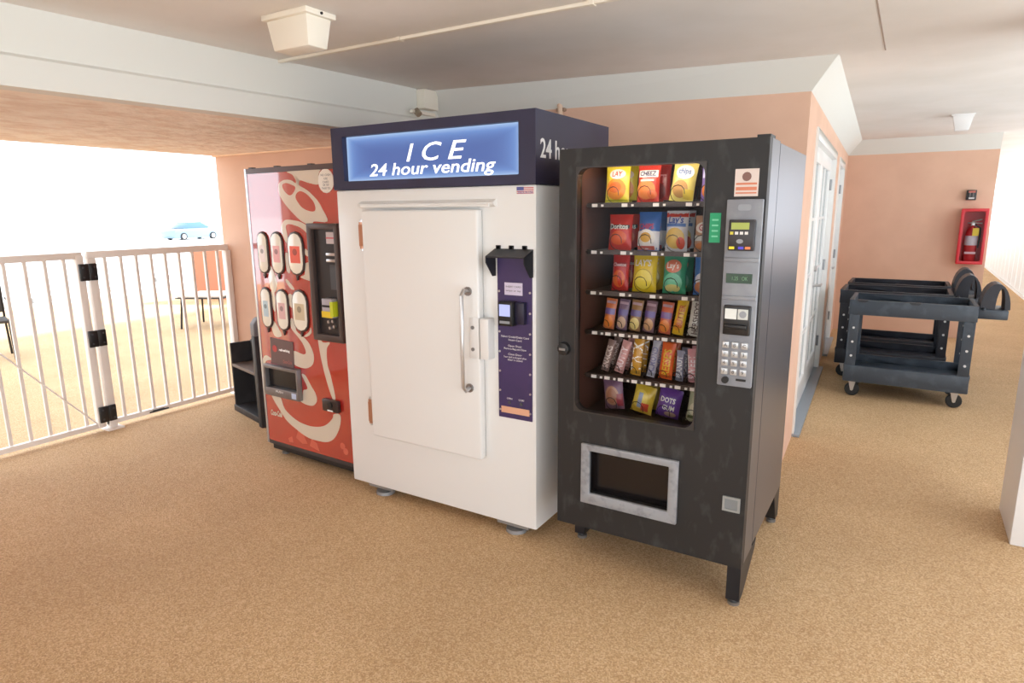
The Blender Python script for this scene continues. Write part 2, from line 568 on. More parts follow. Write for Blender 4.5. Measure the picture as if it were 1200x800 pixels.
hb = [(.878, -.052, 1.215), (.878, -.085, 1.222), (.878, -.105, 1.20), (.878, -.108, 1.0), (.878, -.105, .76), (.878, -.085, .738), (.878, -.052, .745)]
hn = MB().tube(hb, .010, 10).build('pull_handle', chrome, ice, smooth=True)
for z in (1.215, .745):
    MB().tube([(.878, -.05, z), (.878, -.056, z)], .022, 12).build('mount', steel_dull, hn, smooth=True)
lp = MB().box(.885, .948, -.056, -.05, .895, 1.09).box(.938, .992, -.056, .0, .895, 1.09).build('latch_plate', ice_white, ice, bevel=.003)
for z in (.94, 1.045):
    MB().tube([(.905, -.056, z), (.905, -.061, z)], .009, 10).build('screw', steel_dull, lp, smooth=True)
# payment panel
panel_m = mat('violet_panel', (66, 50, 98), .4, noise=(5, (56, 44, 88), .4, .7))
pp = MB().box(1.015, 1.198, -.006, .002, .612, 1.40).build('payment_panel', panel_m, ice)
pp['label'] = 'dark violet payment panel with card reader'
for k in range(7):
    z = .64 + .095 * k + .01
    for x in (1.024, 1.189):
        MB().tube([(x, -.005, z), (x, -.009, z)], .0055, 8).build('screw', chrome, pp, smooth=True)
hm = mat('black_hood', (34, 34, 40), .5)
hood = MB().prism([(-.004, 1.415), (-.085, 1.385), (-.085, 1.378), (-.004, 1.405)], 1.002, 1.205, 'x')
for x in (1.002, 1.201):
    hood.prism([(-.004, 1.41), (-.085, 1.38), (-.085, 1.355), (-.03, 1.29), (-.004, 1.29)], x, x + .004, 'x')
hood = hood.build('reader_hood', hm, ice)
for x in (1.02, 1.09, 1.16):
    MB().tube([(x, -.006, 1.42), (x, -.0, 1.42)], .008, 8).box(x - .012, x + .012, -.006, 0, 1.41, 1.43).build('hood_tab', hm, hood)
MB().box(1.055, 1.15, -.009, -.005, 1.205, 1.262).build('instruction_sticker', mat('pale_sticker', (214, 206, 228), .5), pp)
for i, (s, z) in enumerate([('INSERT CARD', 1.24), ('swipe or tap', 1.222)]):
    text('lettering', s, .011, black_ink, pp, (1.062, -.0095, z), fit=.08)
rd = MB().box(1.043, 1.122, -.052, -.004, 1.065, 1.178).build('card_reader', black, ice, bevel=.008)
MB().box(1.122, 1.172, -.032, -.004, 1.075, 1.176).build('reader_bracket', mat('reader_blue_black', (30, 28, 52), .4), rd, bevel=.004)
MB().box(1.053, 1.110, -.0545, -.051, 1.112, 1.166).build('screen', mat('reader_screen', (150, 160, 210), .2, emit=(170, 180, 235), estr=.22), rd)
MB().box(1.055, 1.108, -.0545, -.051, 1.078, 1.09).build('card_slot', grey, rd)
for s, z, w in [('Select Credit/Debit Card', 1.005, .15), ('Insert Card', .99, .07), ('Open Door', .962, .075), ('Remove Bag and Close', .948, .12), ('Close Door', .922, .075), ('Your card is charged when', .908, .125), ('door is closed', .895, .08)]:
    text('lettering', s, .013, white_ink, pp, (1.107 - w / 2, -.0068, z), fit=w)
for s, x in [('OPEN', 1.06), ('CLOSED', 1.125)]:
    text('lettering', s, .012, white_ink, pp, (x, -.0068, .705), fit=.03)
    MB().tube([(x + .015, -.006, .69), (x + .015, -.010, .69)], .008, 10).build('lamp', dgrey, pp, smooth=True)
MB().box(1.03, 1.185, -.0085, -.005, .637, .668).build('orange_strip', mat('orange_label', (222, 170, 140), .5), pp)
flag = MB().box(1.12, 1.206, -.0015, .001, 1.655, 1.687).build('flag_sticker', mat('sticker_white', (236, 226, 226), .5), ice)
for k in range(4):
    MB().box(1.12, 1.206, -.0022, -.001, 1.658 + k * .0078, 1.6615 + k * .0078).build('stripe', mat('sticker_red', (196, 92, 98), .5), flag)
MB().box(1.12, 1.156, -.0028, -.001, 1.672, 1.687).build('canton', mat('sticker_blue', (92, 98, 160), .5), flag)
text('lettering', 'MADE IN USA', .016, mat('sticker_blue', (92, 98, 160)), flag, (1.126, -.003, 1.658), fit=.076)
for x, y in ((.19, .06), (1.07, .06), (.19, .70), (1.07, .70)):
    f = MB().tube([(x, y, 0), (x, y, .018), (x, y, .024)], [.055, .052, .025], 14).tube([(x, y, .02), (x, y, Z0 + .005)], .02, 10)
    f = f.build('leveling_foot', mat('galvanised', (150, 150, 150), .5, metal=.5), ice, smooth=True)
    MB().box(x - .09, x + .09, y - .04, y + .05, .038, .0605).build('foot_channel', mat('galvanised', (150, 150, 150)), f)

# ------------------------------------------------------------------ drink machine
coke = thing('drink_vending_machine', 'red soft drink machine with big white script swirls and oval selection buttons', 'vending machine', (-3.534, 2.6311, 0), math.radians(-2.11))
CW, CD, CH = .862, .85, 1.848
red_front = mat('red_glossy_front', (188, 42, 32), .15, coat=1.0, cior=2.3, noise=(1.2, (162, 30, 26), .35, .7))
red_side = mat('red_steel_side', (120, 34, 32), .35)
MB().box(.012, CW, .03, CD, .07, CH - .01).build('cabinet', red_side, coke, bevel=.006)
cd_ = MB().box(.022, CW, .0, .06, .105, 1.818).build('front_panel', red_front, coke)
MB().box(.004, .022, -.004, .06, .085, CH).build('edge_trim', mat('bright_trim', (200, 205, 210), .2, metal=.7), cd_)
MB().box(.022, CW, -.006, .06, 1.819, CH).build('top_trim', mat('dark_trim', (92, 78, 76), .3, metal=.4), cd_)
MB().box(.022, CW, -.002, .06, .082, .104).build('bottom_trim', mat('kick_trim', (62, 58, 60), .4), cd_)
MB().box(.03, CW, .02, .08, .04, .082).build('kick_plate', black, coke)
for x in (.06, .3, .6):
    MB().box(x, x + .03, -.01, .02, CH, CH + .006).build('top_screw', dgrey, cd_)
for x, y in ((.09, .07), (.80, .07), (.09, .78), (.80, .78)):
    MB().tube([(x, y, 0), (x, y, .012), (x, y, .014), (x, y, .075)], [.026, .026, .012, .012], 10).build('leveling_foot', steel_dull, coke, smooth=True)
script_white = mat('script_cream', (214, 204, 188), .15, coat=1.0, cior=2.3)
script_red = mat('script_red', (180, 50, 38), .15, coat=1.0, cior=2.3)
LOGO=[
('w',[(0.416,1.819),(0.676,1.819),(0.687,1.806),(0.675,1.783),(0.672,1.738),(0.586,1.75),(0.514,1.765),(0.5,1.727),(0.477,1.772),(0.452,1.8)]),
('w',[(0.484,1.79),(0.509,1.765),(0.506,1.739),(0.573,1.709),(0.649,1.655),(0.693,1.602),(0.727,1.534),(0.611,1.533),(0.602,1.508),(0.516,1.53),(0.445,1.573),(0.374,1.629),(0.326,1.685),(0.321,1.735),(0.336,1.759),(0.381,1.772),(0.439,1.768),(0.479,1.751)]),
('r',[(0.359,1.746),(0.389,1.754),(0.427,1.747),(0.472,1.728),(0.449,1.695),(0.419,1.683),(0.387,1.696),(0.361,1.724)]),
('r',[(0.482,1.694),(0.517,1.705),(0.57,1.686),(0.621,1.644),(0.635,1.608),(0.62,1.59),(0.569,1.594),(0.516,1.615),(0.478,1.652),(0.469,1.673)]),
('w',[(0.604,1.479),(0.515,1.524),(0.441,1.539),(0.363,1.542),(0.325,1.517),(0.314,1.479),(0.334,1.429),(0.359,1.407),(0.367,1.449),(0.358,1.499),(0.38,1.517),(0.437,1.512),(0.502,1.493),(0.564,1.451),(0.6,1.424)]),
('w',[(0.508,1.289),(0.607,1.29),(0.615,1.188),(0.461,1.205),(0.501,1.226)]),
('w',[(0.523,1.377),(0.57,1.335),(0.519,1.339)]),
('w',[(0.334,1.34),(0.363,1.335),(0.366,1.232),(0.337,1.244)]),
('w',[(0.32,1.188),(0.344,1.18),(0.394,1.134),(0.368,1.129),(0.323,1.166)]),
('w',[(0.334,1.094),(0.369,1.09),(0.365,1.018),(0.332,1.035)]),
('w',[(0.17,1.104),(0.201,1.099),(0.197,0.985),(0.173,1.003)]),
('w',[(0.176,1.263),(0.216,1.213),(0.234,1.154),(0.201,1.099),(0.16,1.143)]),
('w',[(0.342,0.95),(0.375,0.926),(0.384,0.874),(0.44,0.846),(0.495,0.806),(0.527,0.743),(0.516,0.682),(0.458,0.648),(0.388,0.646),(0.329,0.666),(0.338,0.742),(0.428,0.732),(0.459,0.749),(0.435,0.799),(0.39,0.841),(0.335,0.889)]),
('w',[(0.52,0.907),(0.521,0.874),(0.48,0.847),(0.45,0.847),(0.502,0.879)]),
('w',[(0.163,0.921),(0.214,0.871),(0.235,0.826),(0.171,0.819),(0.145,0.872)]),
('w',[(0.031,0.664),(0.066,0.683),(0.118,0.661),(0.061,0.647),(0.045,0.609),(0.055,0.517),(0.037,0.543),(0.018,0.613)]),
('w',[(0.599,0.985),(0.603,0.837),(0.679,0.832),(0.65,0.79),(0.646,0.699),(0.668,0.63),(0.698,0.495),(0.67,0.491),(0.62,0.623),(0.587,0.764),(0.575,0.886),(0.589,0.971)]),
('w',[(0.403,0.6),(0.438,0.598),(0.486,0.537),(0.521,0.495),(0.526,0.448),(0.488,0.414),(0.422,0.411),(0.368,0.426),(0.395,0.441),(0.407,0.498),(0.438,0.51),(0.446,0.531)]),
('w',[(0.087,0.425),(0.169,0.423),(0.208,0.347),(0.307,0.293),(0.418,0.274),(0.519,0.282),(0.599,0.31),(0.661,0.362),(0.675,0.391),(0.731,0.394),(0.72,0.319),(0.67,0.241),(0.608,0.202),(0.529,0.19),(0.419,0.193),(0.32,0.224),(0.22,0.27),(0.162,0.325),(0.104,0.388)]),
]
for c, pts in LOGO:
    d = -.0012 if c == 'w' else -.002
    MB().prism(curve_poly(pts), d, 0.0).build('script_swirl', script_white if c == 'w' else script_red, cd_)
text('lettering', 'Coca-Cola', .05, script_white, cd_, (.06, -.002, .285), shear=.3, offset=.002, fit=.115)
for pts in ([(.30, .17), (.33, .23), (.38, .20), (.41, .15), (.36, .14)], [(.43, .14), (.45, .19), (.5, .17), (.52, .12)], [(.22, .15), (.26, .17), (.27, .13), (.23, .125)]):
    MB().prism(pts, -.001, 0).build('ice_cube_print', mat('pale_red_print', (206, 96, 78), .15, coat=1.0), cd_)
for i, (x, z) in enumerate([(.735, .20), (.76, .17)]):
    MB().prism(circle(x, z, .022, 10), -.001, 0).build('ice_cube_print', mat('pale_red_print', (226, 116, 92)), cd_)
dark_bezel = mat('button_bezel', (66, 52, 50), .35)
lens = mat('button_lens', (242, 236, 222), .12, coat=.6)
labels = [(.130, 1.342, .105, (238, 224, 222)), (.268, 1.343, .118, (236, 176, 176)), (.441, 1.345, .145, (232, 96, 72)),
          (.118, .998, .105, (186, 208, 218)), (.276, .995, .118, (220, 178, 178)), (.443, 1.002, .145, (206, 190, 160))]
for i, (x, z, w, c) in enumerate(labels):
    b = MB().prism(stadium(x, z, w, .262), -.010, 0).build('selection_button', dark_bezel, coke, bevel=.003)
    MB().prism(stadium(x, z, w - .022, .240), -.014, -.008).build('lens', lens, b, bevel=.002)
    pm = mat('drink_label_%d' % i, c, .3)
    MB().box(x - w / 2 + .028, x + w / 2 - .028, -.0152, -.013, z - .055, z + .045).build('drink_label', pm, b)
    MB().prism(circle(x, z + .01, w * .14, 10), -.0158, -.013).build('drink_mark', mat('drink_mark_%d' % i, tuple(int(q * .72) for q in c), .3), b)
    MB().prism([(x - .012, z - .131), (x + .012, z - .131), (x, z - .158)], -.012, 0).build('button_pointer', dark_bezel, b)
ov = MB().prism(stadium(.738, 1.755, .125, .132, 9), -.004, 0).build('oval_sticker', mat('sticker_cream', (232, 222, 210), .4), coke)
for s, z, w in [('NO CASH', 1.782, .08), ('USE', 1.762, .03), ('CARD', 1.744, .05), ('OR TAP', 1.728, .05), ('THANK YOU', 1.710, .07)]:
    text('lettering', s, .016, black_ink, ov, (.738 - w / 2, -.0045, z), fit=w)
# coin and bill column
cc = MB().ring((.575, .83, .845, 1.523), (.612, .80, .885, 1.49, .004), -.03, 0).build('coin_column', mat('column_bezel', (72, 58, 54), .45), coke, bevel=.004)
MB().box(.612, .80, -.006, -.001, .885, 1.49).build('column_face', mat('column_black', (34, 32, 34), .35), cc)
MB().box(.72, .80, -.012, -.005, 1.41, 1.475).build('price_card', mat('price_card', (196, 182, 182), .4), cc)
MB().box(.72, .80, -.0135, -.011, 1.438, 1.446).build('price_stripe', mat('sticker_red', (196, 92, 98)), cc)
for z in (1.35, 1.315):
    MB().box(.71, .80, -.014, -.005, z - .008, z + .008).build('coin_plate', chrome, cc, bevel=.002)
MB().box(.735, .80, -.012, -.005, 1.15, 1.29).build('display_window', dgrey, cc)
bv = MB().box(.690, .775, -.05, -.005, .99, 1.10).build('bill_validator', mat('validator_grey', (170, 165, 172), .4), coke, bevel=.004)
MB().box(.698, .765, -.054, -.05, 1.052, 1.064).build('bill_slot', black, bv)
MB().box(.690, .775, -.054, -.05, .992, 1.028).build('yellow_label', mat('validator_yellow', (232, 200, 40), .4), bv)
MB().box(.765, .79, -.056, -.01, 1.0, 1.085).build('yellow_guide', mat('validator_lime', (196, 206, 40), .4), bv)
for x, z in [(.70, .96), (.735, .965), (.745, .935), (.71, .925)]:
    MB().tube([(x, -.005, z), (x, -.02, z)], .009, 8).build('coin_button', chrome, cc, smooth=True)
# dark label plate and delivery bay
dp = MB().hexa([(.118, -.006, .64), (.338, -.006, .632), (.338, 0, .632), (.118, 0, .64), (.125, -.006, .808), (.345, -.006, .798), (.345, 0, .798), (.125, 0, .808)]).build('information_plate', mat('plate_brown', (104, 80, 80), .35), coke)
text('lettering', 'Coca-Cola', .03, mat('plate_red_ink', (200, 110, 104), .5), dp, (.235, -.0065, .655), shear=.3, fit=.085)
MB().prism(circle(.165, .74, .022), -.008, -.005).build('logo_disc', mat('logo_red', (190, 70, 70), .4), dp)
text('lettering', 'refreshing', .022, white_ink, dp, (.205, -.0065, .73), offset=.001, fit=.105)
bay = MB().ring((.062, .40, .432, .634), (.082, .385, .487, .612, .003), -.035, 0).build('delivery_bay', mat('bay_steel', (128, 124, 124), .35, metal=.5), coke, bevel=.003)
MB().box(.08, .388, -.004, .0, .484, .616).build('flap', mat('bay_black', (14, 14, 16), .25), bay)
MB().box(.335, .378, -.0365, -.034, .443, .478).build('bay_sticker', mat('bay_sticker', (186, 200, 226), .4), bay)
text('lettering', 'PUSH', .02, white_ink, bay, (.18, -.036, .462), fit=.07)
lk = MB().box(.604, .742, -.028, 0, .41, .485).build('lock_box', mat('lock_black', (52, 38, 36), .35), coke, bevel=.008)
MB().tube([(.68, -.028, .455), (.68, -.034, .455)], .02, 12).build('lock_barrel', black, lk, smooth=True)
MB().box(.655, .70, -.031, -.027, .416, .424).build('lock_label', white_ink, lk)

# ------------------------------------------------------------------ snack machine
worn = mat('worn_black_steel', (30, 30, 31), .5, noise=(11, (80, 80, 80), .54, .95, (1.6, 1.6, .8)), bump=(90, .05, .002))
side_m = mat('satin_black_side', (112, 114, 122), .32, metal=.75)
brown = mat('brown_liner', (92, 58, 48), .6)
snack = thing('snack_vending_machine', 'worn black glass-front snack machine with grey keypad column', 'vending machine', (-1.2657, 2.4563, 0))
SW, SD, SZ, SH = .8211, .90, .1775, 1.83
WX0, WX1, WZ0, WZ1 = .08, .607, .722, 1.756
door = MB().ring((0, SW, .655, SH), (WX0, WX1, WZ0, WZ1, .045), 0, .05)
door.ring((0, SW, SZ, .655), (.15, .53, .345, .562, .004), 0, .05)
door = door.build('door', worn, snack)
MB().box(SW - .012, SW, .05, .205, SZ, SH).box(0, .012, .05, .205, SZ, SH).box(.012, SW - .012, .05, .205, SH - .012, SH).box(.012, SW - .012, .05, .205, SZ, SZ + .012).build('door_edge', side_m, door)
cab = MB().box(SW - .012, SW, .213, SD, SZ + .01, SH - .006).box(0, .012, .213, SD, SZ + .01, SH - .006)
cab.box(.012, SW - .012, .213, SD, SH - .02, SH - .006).box(.012, SW - .012, .213, SD, SZ + .01, SZ + .03).box(.012, SW - .012, SD - .012, SD, SZ + .03, SH - .02)
cab.build('cabinet', side_m, snack)
MB().box(.03, .06, .055, .8, .62, 1.80).box(.63, .66, .055, .8, .62, 1.80).box(.06, .63, .79, .8, .62, 1.80).box(.06, .63, .055, .8, .60, .62).box(.06, .63, .055, .8, 1.785, 1.80).build('liner', brown, snack)
MB().ring((WX0 - .001, WX1 + .001, WZ0 - .001, WZ1 + .001), (WX0 + .004, WX1 - .004, WZ0 + .004, WZ1 - .004, .042), -.006, .03).build('window_bezel', mat('bezel_grey', (66, 62, 60), .35, metal=.4), door)
MB().box(WX0 - .001, WX1 + .001, .02, .026, WZ0 - .001, WZ1 + .001).build('window_glass', clear, door)
lamp_m = mat('cabinet_lamp', (255, 250, 240), .5, emit=(255, 244, 226), estr=9.0)
MB().box(.09, .60, .066, .078, 1.764, 1.778).build('lamp_tube', lamp_m, snack)
# trays
SHELF = [1.613, 1.415, 1.238, 1.061, .862, .686]
LANES = [5, 4, 4, 8, 8, 4]
tray_m = mat('tray_dark', (60, 46, 42), .5)
strip_m = mat('price_strip', (64, 52, 48), .35, metal=.3)
tag_m = mat('price_tag_white', (238, 232, 226), .5)
coil_m = mat('coil_wire', (52, 46, 46), .4, metal=.4)
TRAYS = []
for row, z in enumerate(SHELF):
    t = MB().box(.062, .628, .135, .77, z - .012, z - .006).build('tray', tray_m, snack)
    TRAYS.append(t)
    MB().box(.07, .622, .128, .134, z - .018, z + .002).build('price_strip', strip_m, t)
    n = LANES[row]
    pitch = .135 if n <= 5 else .0637
    for k in range(4 if n <= 5 else 8):
        x = (.105 if n <= 5 else .115) + pitch * k
        g = MB().box(x - .012, x + .012, .124, .128, z - .0165, z - .003).build('price_tag', tag_m, t)
        MB().box(x + .03, x + .04, .124, .128, z - .015, z - .006).build('price_tag', tag_m, t)
# delivery bay
bayf = MB().ring((.122, .556, .305, .582), (.163, .517, .355, .552, .004), -.016, .002).build('delivery_bay', mat('bay_frame_grey', (150, 152, 156), .45, noise=(30, (120, 122, 126), .5, .75)), snack, bevel=.004)
MB().box(.15, .53, .04, .046, .34, .565).build('flap', mat('flap_black', (26, 22, 22), .2), bayf)
# keypad column
pan_m = mat('keypad_grey', (134, 138, 146), .42, noise=(20, (146, 150, 156), .4, .7))
pan = MB().box(.69, .816, -.018, .0, .926, 1.618).build('keypad_column', pan_m, snack, bevel=.004)
for z0, z1 in ((1.395, 1.40), (1.255, 1.26)):
    MB().box(.692, .814, -.024, -.016, z0, z1 + .01).build('column_step', pan_m, pan, bevel=.003)
MB().prism(rrect(.73, .776, 1.578, 1.60, .008), -.0195, -.016).build('emblem', grey, pan)
crd = MB().box(.706, .797, -.04, -.016, 1.436, 1.546).build('card_reader', mat('reader_charcoal', (52, 50, 54), .35), snack, bevel=.004)
MB().box(.716, .778, -.0425, -.039, 1.512, 1.536).build('reader_display', mat('lime_display', (150, 160, 70), .3, emit=(150, 160, 70), estr=.1), crd)
for k, c in enumerate([(220, 210, 80), (225, 225, 225), (225, 225, 225), (225, 225, 225)]):
    MB().box(.713 + k * .017, .724 + k * .017, -.0425, -.039, 1.494, 1.504).build('reader_key', mat('reader_key_%d_%d_%d' % c, c, .5), crd)
MB().prism(circle(.748, 1.47, .012, 10, .7), -.0425, -.039).build('tap_symbol', grey, crd)
for x, c in ((.712, (228, 206, 40)), (.744, (80, 70, 200)), (.768, (216, 120, 70))):
    MB().box(x, x + .018, -.0425, -.039, 1.442, 1.451).build('reader_lamp', mat('lamp_%d_%d' % (c[0], c[1]), c, .4, emit=c, estr=.1), crd)
lcd = MB().box(.703, .795, -.021, -.016, 1.317, 1.352).build('price_display', mat('display_green_black', (38, 66, 46), .25), snack)
text('lettering', '1.25   OK', .02, mat('display_ink', (96, 140, 100), .4, emit=(96, 140, 100), estr=.08), lcd, (.722, -.0215, 1.328), fit=.055)
bva = MB().box(.704, .80, -.034, -.016, 1.126, 1.236).build('bill_validator', mat('validator_black', (34, 34, 36), .3), snack, bevel=.004)
MB().box(.71, .752, -.036, -.033, 1.186, 1.224).build('bill_picture', mat('bill_white', (226, 230, 226), .4), bva)
MB().box(.756, .792, -.036, -.033, 1.186, 1.224).build('bill_picture', mat('bill_white2', (206, 210, 206), .4), bva)
MB().prism(circle(.774, 1.205, .013, 10), -.037, -.034).build('bill_portrait', grey, bva)
MB().box(.712, .79, -.044, -.03, 1.15, 1.166).build('bill_slot', black, bva, bevel=.003)
keys = 'ABC123456789'
key_m = mat('steel_key', (196, 198, 200), .3, metal=.5)
for i in range(12):
    x, z = .716 + .034 * (i % 3), 1.085 - .034 * (i // 3)
    kb = MB().box(x - .012, x + .012, -.024, -.017, z - .012, z + .012).build('key', key_m, snack, bevel=.002)
    text('lettering', keys[i], .018, black_ink, kb, (x - .006, -.0245, z - .006))
MB().tube([(.722, -.016, .95), (.722, -.03, .95)], .013, 12).build('coin_return', black, pan, smooth=True)
MB().box(.76, .796, -.0205, -.017, .95, .958).build('coin_slot', black, pan)
st = MB().box(.71, .792, -.002, .001, 1.628, 1.724).build('notice_sticker', mat('notice_cream', (222, 208, 200), .5), snack)
MB().prism(circle(.751, 1.697, .016, 12), -.003, -.001).build('notice_picture', mat('notice_brown', (130, 96, 88), .5), st)
for z, h in ((1.672, .007), (1.655, .012), (1.64, .005)):
    MB().box(.715, .787, -.003, -.001, z - h / 2, z + h / 2).build('notice_line', mat('notice_orange', (214, 132, 100), .5), st)
gs = MB().box(.628, .668, -.002, .001, 1.462, 1.57).build('green_sticker', mat('green_sticker', (30, 158, 108), .5), snack)
for k in range(4):
    MB().box(.637, .660, -.003, -.001, 1.482 + .02 * k, 1.488 + .02 * k).build('sticker_line', mat('mint_print', (120, 206, 170), .5), gs)
lkp = MB().ring((.736, .803, .415, .475), (.745, .794, .424, .466, .002), -.008, 0).build('lock_plate', mat('lock_plate_grey', (150, 152, 150), .45), snack)
MB().box(.745, .794, -.003, .0, .424, .466).build('lock_cover', mat('lock_cover_grey', (128, 132, 134), .5), lkp)
kn = MB().tube([(.03, 0, .995), (.03, -.018, .995), (.03, -.022, .995)], [.03, .027, .018], 14).build('door_knob', black, snack, smooth=True)
MB().box(.016, .044, -.026, -.018, .99, 1.0).build('knob_slot', steel_dull, kn)
MB().box(SW - .05, SW - .004, .03, .12, SH, SH + .012).build('top_hinge', black, door)
# legs
leg_m = mat('leg_black', (34, 36, 42), .4, metal=.3)
def leg(x0, x1, prof, fx, fy):
    l = MB().prism(prof, x0, x1, 'x').build('leg', leg_m, snack)
    MB().tube([(fx, fy, 0), (fx, fy, .014), (fx, fy, .016), (fx, fy, .04)], [.024, .024, .012, .012], 12).build('foot', steel_dull, l, smooth=True)
leg(.768, .821, [(.005, .03), (.005, SZ), (.30, SZ), (.28, .14), (.07, .03)], .795, .035)
leg(.0, .05, [(.19, .03), (.19, SZ), (.26, SZ), (.26, .03)], .025, .222)
leg(.771, .821, [(.83, .03), (.74, SZ + .01), (.895, SZ + .01), (.895, .03)], .795, .865)
leg(.0, .05, [(.83, .03), (.74, SZ + .01), (.895, SZ + .01), (.895, .03)], .025, .865)

# ------------------------------------------------------------------ snacks inside the machine
SO = Vector((-1.2657, 2.4563, 0))
def bulge(x, t, hw, D):
    """half thickness of a filled bag at x, t = 0..1 up its height"""
    a = max(0.0, 1 - (x / hw) ** 2) ** .6
    e = min(1.0, max(0.0, min(t, 1 - t) - .05) / .30)
    return D * a * math.sin(e * PI / 2) ** .8 + .0012
def bag_mesh(w, h, D, m, crinkle=.0):
    NX, NZ = 8, 10
    hw = w / 2
    fr, bk = [], []
    for j in range(NZ + 1):
        t = j / NZ
        for i in range(NX + 1):
            x = -hw + w * i / NX
            pinch = 1 - .05 * math.sin(PI * t)
            d = bulge(x, t, hw, D)
            c = crinkle * math.sin(i * 2.3 + j * 1.7)
            fr.append((x * pinch, -d + c, h * t))
            bk.append((x * pinch, d, h * t))
    vs = fr + bk
    o = len(fr)
    R = NX + 1
    fs = []
    for j in range(NZ):
        for i in range(NX):
            a = j * R + i
            fs.append((a, a + 1, a + R + 1, a + R))
            fs.append((o + a, o + a + R, o + a + R + 1, o + a + 1))
    for j in range(NZ):
        a, b = j * R, j * R + NX
        fs.append((a, a + R, o + a + R, o + a))
        fs.append((b + R, b, o + b, o + b + R))
    for i in range(NX):
        fs.append((i + 1, i, o + i, o + i + 1))
        a = NZ * R + i
        fs.append((a, a + 1, o + a + 1, o + a))
    return MB().add(vs, fs)
def on_bag(pts2, w, h, D, lift):
    hw = w / 2
    return [(x, -bulge(max(-hw, min(hw, x)), max(0, min(1, z / h)), hw, D) - lift, z) for x, z in pts2]
def patch_disc(cx, cz, rx, rz, w, h, D, lift):
    rings, n = 4, 16
    pts = [(cx, cz)] + [(cx + rx * k / rings * math.cos(2 * PI * i / n), cz + rz * k / rings * math.sin(2 * PI * i / n)) for k in range(1, rings + 1) for i in range(n)]
    fs = [(0, 1 + i, 1 + (i + 1) % n) for i in range(n)]
    for k in range(rings - 1):
        for i in range(n):
            a, b = 1 + k * n + i, 1 + k * n + (i + 1) % n
            fs.append((a, a + n, b + n, b))
    return MB().add(on_bag(pts, w, h, D, lift), fs)
def patch_rect(x0, x1, z0, z1, w, h, D, lift):
    nx, nz = 6, 5
    pts = [(x0 + (x1 - x0) * i / nx, z0 + (z1 - z0) * j / nz) for j in range(nz + 1) for i in range(nx + 1)]
    R = nx + 1
    return MB().add(on_bag(pts, w, h, D, lift), [(j * R + i, j * R + i + 1, (j + 1) * R + i + 1, (j + 1) * R + i) for j in range(nz) for i in range(nx)])
def wrap_m(c):
    return mat('wrapper_%d_%d_%d' % c, c, .28, spec=.6)
LANE = {}
WIRE = .0018
def pack(name, label, cat, group, row, u0, u1, zt, color, decals, y=.205, D=None, tilt=0, lean=-6):
    """decals: ('disc', cx, cz, rx, rz, rgb), ('rect', x0, x1, z0, z1, rgb), ('text', str, cx, cz, width, rgb, vertical); in fractions of width and height"""
    w, z = u1 - u0, SHELF[row]
    h = zt - z
    D = D or min(.026, w * .27)
    o = bag_mesh(w, h, D, None, .0012).build(name, wrap_m(color), smooth=True)
    o.rotation_euler = (math.radians(lean), math.radians(tilt), 0)
    low = min((o.rotation_euler.to_matrix() @ v.co).z for v in o.data.vertices)
    o.location = SO + Vector(((u0 + u1) / 2, y, z - .006 + 2 * WIRE - .0004 - low))    # rests on the coil wire lying on the tray
    if abs(y - .205) < .001:
        LANE.setdefault(row, []).append((u0, u1))
    tag(o, label, cat, group)
    for i, d in enumerate(decals):
        L = .0016 + .0007 * i
        if d[0] == 'disc':
            patch_disc(d[1] * w, d[2] * h, d[3] * w, d[4] * h, w, h, D, L).build('printed_picture', wrap_m(d[5]), o, smooth=True)
        elif d[0] == 'rect':
            patch_rect(d[1] * w, d[2] * w, d[3] * h, d[4] * h, w, h, D, L).build('printed_band', wrap_m(d[5]), o, smooth=True)
        else:
            _, s, cx, cz, fw_, c, vert = d
            me = text_mesh(s, 1.0, offset=.02, res=2).copy()
            xs = [v.co.x for v in me.vertices]
            ys = [v.co.y for v in me.vertices]
            lim = w if not vert else h
            k = fw_ * lim / (max(xs) - min(xs))
            mx, my = (max(xs) + min(xs)) / 2, (max(ys) + min(ys)) / 2
            pts = []
            for v in me.vertices:
                a, b = (v.co.x - mx) * k, (v.co.y - my) * k * 1.25
                pts.append((cx * w + (a if not vert else -b), cz * h + (b if not vert else a)))
            for v, p in zip(me.vertices, on_bag(pts, w, h, D, L + .0006)):
                v.co = p
            me.name = 'lettering'
            me.materials.clear()
            me.materials.append(wrap_m(c))
            q = bpy.data.objects.new('lettering', me)
            COL.objects.link(q)
            q.parent = o
    return o
def behind(o, n, label, dy=.095, dz=.0):
    for k in range(1, n + 1):
        c = copy_tree(o)
        c.location = o.location + Vector((0, dy * k, dz))
        c['label'] = label
YEL, RED, ORG, WHT, GRN, BLU, BRN = (226, 206, 60), (196, 44, 36), (224, 130, 56), (236, 232, 224), (52, 150, 112), (60, 106, 178), (120, 70, 44)
G = 'snack packs in the vending machine'
def chip(*a, **k): return pack('chip_bag', a[0], 'chip bag', G, *a[1:], **k)
def bar(*a, **k): return pack('candy_bar', a[0], 'candy bar', G, *a[1:], **k)
